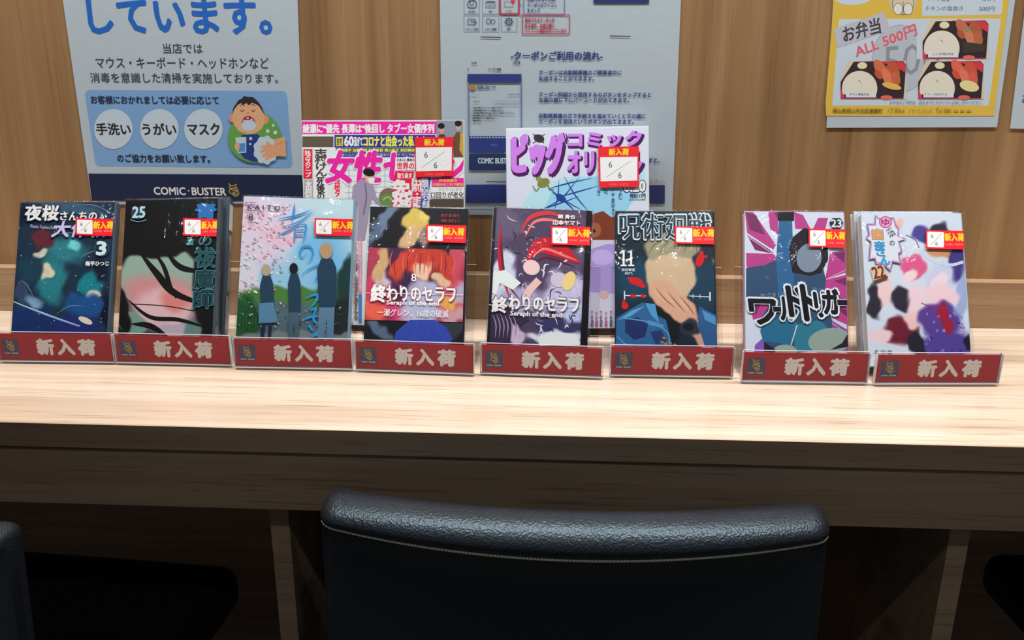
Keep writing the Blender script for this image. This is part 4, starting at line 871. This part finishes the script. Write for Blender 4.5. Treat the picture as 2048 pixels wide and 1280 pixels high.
P.text('女性セブン', 655, 302, 931, 365, MA, bold=.045, shear=.12, outline=(222, 222, 230), ow=.02)
P.poly([(706, 372), (722, 358), (735, 361), (748, 372), (752, 392), (770, 412), (762, 414), (744, 398), (738, 430), (730, 480), (700, 480), (702, 420)], (140, 130, 152)); P.ell(738, 352, 9, 13, (196, 156, 136), rot=-10); P.poly([(736, 356), (750, 356), (748, 366), (738, 367)], (214, 216, 214)); P.ell(738, 345, 12, 8, (34, 24, 26), rot=15); P.stroke([(730, 366), (733, 395), (727, 430)], 3, (100, 94, 116))
P.ell(777, 396, 19, 20, (110, 90, 74)); P.ell(776, 401, 17, 14, (88, 120, 66)); P.stroke([(766, 400), (776, 394), (786, 402)], 3, (140, 170, 100))
P.poly([(791, 315), (832, 315), (830, 341), (790, 341)], WH); P.text('日本人に最強の', 794, 317, 829, 323, (40, 40, 50), bold=.03); P.text('世界の', 794, 325, 828, 339, (196, 50, 60), bold=.04)
P.poly([(790, 343), (828, 343), (816, 425), (782, 425)], (196, 30, 56)); P.text('取り戻す', 795, 346, 824, 357, WH, bold=.03); P.vtext('免疫力', 785, 360, 822, 436, WH, bold=.06, shear=-.04)
P.poly([(830, 355), (848, 355), (836, 425), (820, 425)], (196, 36, 66)); P.vtext('出前・宅配', 824, 356, 845, 420, WH, bold=.03, shear=-.06); P.poly([(849, 355), (862, 355), (852, 425), (838, 425)], (50, 70, 150)); P.vtext('最強の研究と料理', 843, 356, 859, 420, WH, bold=.02, shear=-.06)
P.rect(864, 356, 930, 373, (204, 40, 128)); P.text('外出自粛の', 878, 357.5, 914, 364, (230, 170, 50), bold=.04); P.text('お悩みはこれで解決！', 866, 366, 928, 372, (230, 170, 50), bold=.04)
P.rect(862, 374, 930, 397, (206, 208, 208)); P.text('マスクつけすぎ', 877, 376, 924, 383, (60, 60, 60)); P.text('口回りが老化', 862, 384, 928, 396, (50, 50, 50), bold=.02); P.rect(859, 399, 928, 414, (76, 62, 50))
P.vtext('女性が働く未来を考える', 706, 480, 716, 640, (120, 90, 80), bold=.02); P.rect(717, 478, 724, 585, (206, 120, 156)); P.rect(717, 588, 724, 646, (60, 110, 170)); P.vtext('別冊付録つき特大号', 718, 482, 723, 582, WH)
P.build('cover_print', M_COVER, e)
def mag_sticker(e, sf, x0, y0, x1, y1, wx0, wy0, wx1, wy1):
    S = Print(sf, GM, base=.0022); S.poly([(x0, y0), (x1, y0 - .5), (x1 - .5, y1 - 2), (x0 + 2, y1)], (214, 24, 38)); S.poly([(wx0, wy0), (wx1, wy0 - 1), (wx1 - .5, wy1 - 1.5), (wx0 + 1, wy1)], (206, 214, 224))
    m = (x0 + x1) / 2; S.text('新入荷', m - 19, y0 + 4, m + 20, wy0 - 4, (244, 180, 24), bold=.05); S.text('COMIC · BUSTER', m - 18, wy1 + 4, m + 20, wy1 + 8, (240, 110, 110))
    S.stroke([(wx0 + 12, wy1 - 8), (wx1 - 14, wy0 + 8)], 1, (130, 136, 146)); S.text('6', wx0 + 17, wy0 + 8, wx0 + 24, wy0 + 21, (60, 70, 80)); S.text('6', wx0 + 36, wy1 - 19, wx0 + 43, wy1 - 6, (60, 70, 80))
    S.ell(wx1 - 15, wy1 - 16, 8, 7, (206, 190, 204)); S.ell(wx1 - 15, wy1 - 16, 7, 6, (206, 212, 222))
    S.build('arrival_sticker', M_STICK, e)
mag_sticker(e, sf, 830, 275, 907, 354.5, 832, 295.5, 904, 343)
e, sf, M, bs2 = magazine(.0385, -.0847, .9, 14.6, 1.3, .1820, .2570, .0085, 'comic magazine with a big purple title over pale blue, behind the comics', flat_colour_mat('comic_magazine_paper', (190, 194, 208), GM))
P = Print(sf, GM); LB = (128, 178, 222)
P.rect(1012.5, 258, 1299, 263, (196, 198, 212), slope=-4)
P.poly([(1013, 260), (1298, 255), (1294, 480), (1016, 480)], (184, 188, 204)); P.poly([(1040, 420), (1062, 382), (1120, 356), (1200, 350), (1291, 330), (1291, 385), (1262, 408), (1254, 425), (1254, 480), (1040, 480)], (156, 192, 222)); P.poly([(1086, 425), (1104, 382), (1140, 360), (1196, 352), (1250, 350), (1272, 392), (1250, 425), (1250, 480), (1086, 480)], LB)
DP = (66, 28, 78); LP = (178, 112, 206)
def title(t, x0, y0, x1, y1, bd):
    P.text(t, x0 + 2, y0 + 2, x1 + 5, y1 + 5, DP, bold=bd + .03); P.text(t, x0, y0, x1, y1, LP, bold=bd)
title('ビッグ', 1026, 270, 1126, 346, .055); title('コミック', 1136, 264, 1282, 293, .06); title('オリジナル', 1136, 302, 1282, 344, .05)
P.ell(1078, 277, 11, 8, (52, 48, 54), rot=20); P.stroke([(1066, 268), (1078, 277), (1088, 286)], 2, (40, 36, 40)); P.stroke([(1066, 287), (1078, 277), (1090, 268)], 1.6, (40, 36, 40))
P.ell(1087, 366, 13, 9, (110, 116, 60), rot=-25); P.ell(1078, 358, 6, 5, (120, 126, 66)); P.stroke([(1078, 376), (1072, 382), (1066, 372)], 2.4, (110, 112, 60)); P.stroke([(1096, 370), (1100, 380), (1108, 378)], 2.4, (110, 112, 60))
DB = (30, 58, 128)
for a_ in (((1094, 372), (1122, 396), (1170, 424)), ((1090, 416), (1124, 396), (1160, 352)), ((1096, 378), (1130, 368), (1185, 356)), ((1110, 396), (1150, 385), (1196, 372)), ((1062, 424), (1110, 410), (1160, 392)), ((1118, 360), (1116, 392), (1108, 424)), ((1104, 384), (1140, 412), (1150, 426)), ((1128, 352), (1150, 390), (1178, 424))): P.stroke(a_, 2.4, DB, taper=True)
P.ell(1122, 396, 12, 7, DB, rot=35, n=9)
P.text('6.20', 1248, 362, 1290, 383, (220, 224, 232), bold=.05, outline=(36, 44, 70), ow=.05); P.text('特別117円', 1260, 387, 1291, 396, (60, 66, 90), bold=.03); P.text('毎月5日20日発売', 1258, 398, 1291, 401, (60, 66, 90), bold=.02)
VC = (44, 60, 96)
P.vtext('よむ', 1237, 380, 1245, 399, VC); P.vtext('じて見せる', 1222, 378, 1230, 430, VC); P.vtext('花', 1207, 379, 1216, 388, VC); P.vtext('き', 1194, 381, 1201, 391, VC)
P.poly([(1170, 440), (1186, 428), (1206, 422), (1222, 434), (1245, 430), (1250, 470), (1232, 505), (1200, 512), (1176, 490)], (108, 54, 36)); P.ell(1190, 460, 12, 15, (140, 80, 56)); P.ell(1188, 462, 3.4, 3.4, (40, 24, 24))
P.rect(1020, 480, 1292, 662, (176, 176, 194)); P.poly([(1176, 500), (1214, 488), (1260, 490), (1262, 575), (1230, 588), (1180, 584)], (146, 130, 184)); P.ell(1205, 515, 22, 16, (166, 150, 204)); P.ell(1208, 590, 10, 9, (176, 150, 150))
for k, (x_, c) in enumerate(((1184, (70, 70, 86)), (1193, (150, 60, 90)), (1202, (70, 70, 86)), (1212, (150, 60, 90)), (1222, (60, 60, 80)))): P.vtext('大人気連載', x_ - 3, 620 + 3 * (k % 2), x_ + 3, 655, c, bold=.02)
P.build('cover_print', M_COVER, e); mag_sticker(e, sf, 1196, 294, 1277.5, 376, 1200, 315, 1274.5, 363)
# easels of the magazines
for (r, u, b, o), w_, t, nm in ((bs1, .19, .0065, 'the magenta-bannered magazine'), (bs2, .165, .0085, 'the purple-titled magazine')):
    e = empty('display_stand', (o[0], o[1], CT)); tag(e, 'clear acrylic easel behind the comics, holding ' + nm, 'display stand', 'acrylic stands on the counter')
    M = mat_of(o, r, u, b)
    box('back_panel', -w_ / 2, w_ / 2, t + .0008, t + .0026, -.002, .16, M_ACRYL, e, M=M)
    box('shelf', -w_ / 2, w_ / 2, -.007, t + .0026, -.0042, -.0026, M_ACRYL, e, M=M)
    box('front_lip', -w_ / 2, w_ / 2, -.0092, -.0074, -.0042, .009, M_ACRYL, e, M=M)
    box('base_plate', o[0] - w_ / 2, o[0] + w_ / 2, o[1] - .012, o[1] + .045, CT + .0004, CT + .0024, M_ACRYL, e)

# ------------------------------------------------------------------ chairs
def chair_at(cx, cy, rot, label):
    Mz = Matrix.Translation((cx, cy, 0)) @ Matrix.Rotation(rot, 4, 'Z')
    e = empty('chair', (cx, cy, 0)); tag(e, label, 'chair', 'black chairs at the counter')
    # backrest: a padded slab bowed away from the counter, rolled over at the top. local y = 0 at the middle of its rear face
    hw, sag, top, th = 0.218, 0.042, 0.701, 0.054
    rear = []                                     # (offset towards the counter, height) outline of the section, starting at the bottom rear
    prof = [(0.006, 0.44), (0.006, 0.50), (0.006, 0.58), (0.006, 0.640), (0.0065, 0.662), (0.0035, 0.6675)]
    roll = []
    for k in range(0, 15):
        a = math.pi * k / 14; roll.append((0.027 - 0.027 * math.cos(a), 0.6725 + 0.0195 * math.sin(a)))
    prof2 = [(0.054, 0.66), (0.052, 0.58), (0.050, 0.50), (0.046, 0.44)]
    sec = prof + roll + prof2
    N = 56; bm = bmesh.new(); rings = []
    for i in range(N + 1):
        s = -1 + 2 * i / N; s = math.copysign(1 - (1 - abs(s)) ** 1.35, s)
        x = hw * s; d = hw - abs(x); k = 1.0
        rr = 0.017
        if d < rr: k = math.sqrt(max(0.0, 1 - ((rr - d) / rr) ** 2))
        ring = []
        for (yo, z) in sec:
            yy = 0.027 + (yo - 0.027) * (0.25 + 0.75 * k)
            zz = z - (0.010 * (1 - k) + 0.0085 * s * s if z > 0.668 else 0.0) * ((z - 0.668) / 0.024 if z > 0.668 else 0)
            y = sag * (s * s) + yy - 0.012 * (0.67 - zz) / 0.2
            ring.append(bm.verts.new(Mz @ Vector((x, y - 0.0, zz))))
        rings.append(ring)
    m = len(sec)
    for i in range(N):
        for j in range(m): bm.faces.new((rings[i][j], rings[i][(j + 1) % m], rings[i + 1][(j + 1) % m], rings[i + 1][j]))
    bm.faces.new(rings[0]); bm.faces.new(rings[-1][::-1])
    bm_obj('backrest', bm, M_LEATHER, e, smooth=True)
    # stitches under the roll
    bm = bmesh.new(); n = 150
    for i in range(n):
        s0 = -0.985 + 1.97 * i / n; s1 = s0 + 1.97 / n * 0.86
        def pt(s, dz): 
            k = min(1.0, math.sqrt(max(0, 1 - max(0, (0.017 - (hw - abs(hw * s))) / 0.017) ** 2)))
            return Vector((hw * s, sag * s * s + 0.0020 + 0.02 * (1 - k), 0.6676 + dz))
        a, b = pt(s0, -0.0002), pt(s1, 0.0003); q = 0.0006
        vs = [bm.verts.new(Mz @ (p + Vector((0, dy, dz)))) for p in (a, b) for dy, dz in ((-q, -q), (-q, q), (q, q), (q, -q))]
        for j in range(4): bm.faces.new((vs[j], vs[(j + 1) % 4], vs[4 + (j + 1) % 4], vs[4 + j]))
        bm.faces.new(vs[0:4]); bm.faces.new(vs[4:8])
    bm_obj('stitching', bm, M_THREAD, e)
    # seat cushion
    box('seat', -0.255, 0.255, 0.045, 0.375, 0.398, 0.460, M_LEATHER, e, M=Mz, bev=0.024, seg=5, smooth=True)
    box('seat_pan', -0.20, 0.20, 0.06, 0.32, 0.381, 0.397, M_BLACKMETAL, e, M=Mz, bev=0.004)
    bm = bmesh.new(); add_box(bm, -0.03, 0.03, -0.004, 0.004, 0.33, 0.50, Mz @ Matrix.Translation((0, 0.062, 0)), bev=.002); add_box(bm, -0.03, 0.03, 0.02, 0.2, 0.362, 0.378, Mz, bev=.003)
    bm_obj('back_bracket', bm, M_BLACKMETAL, e)
    bm = bmesh.new(); add_cyl(bm, (0, 0.19, 0.23), 0.026, 0.30, M=Mz); add_cyl(bm, (0, 0.19, 0.085), 0.034, 0.05, M=Mz); bm_obj('gas_lift', bm, M_BLACKMETAL, e, smooth=False)
    for k in range(5):
        Mk = Mz @ Matrix.Translation((0, 0.19, 0)) @ Matrix.Rotation(R(72 * k + 18), 4, 'Z')
        l = box('leg', 0.02, 0.22, -0.016, 0.016, 0.062, 0.088, M_BLACKMETAL, e, M=Mk, bev=.006)
        bm = bmesh.new(); add_cyl(bm, (0, 0, 0), 0.025, 0.018, M=Mk @ Matrix.Translation((0.215, 0.012, 0.0255)) @ Matrix.Rotation(R(90), 4, 'X')); add_cyl(bm, (0, 0, 0), 0.025, 0.018, M=Mk @ Matrix.Translation((0.215, -0.012, 0.0255)) @ Matrix.Rotation(R(90), 4, 'X')); add_cyl(bm, (0.215, 0, 0.05), 0.006, 0.03, M=Mk)
        bm_obj('caster', bm, M_RUBBER, l)
    return e
chair_at(0.022, -0.517, 0.0, 'black leatherette chair with pale stitching, in the middle in front of the counter')
chair_at(-0.656, -0.572, R(-4), 'black chair cut off by the left edge, its seat pushed under the counter')
chair_at(0.828, -0.50, R(2), 'black chair mostly outside the right edge, only its seat showing under the counter')
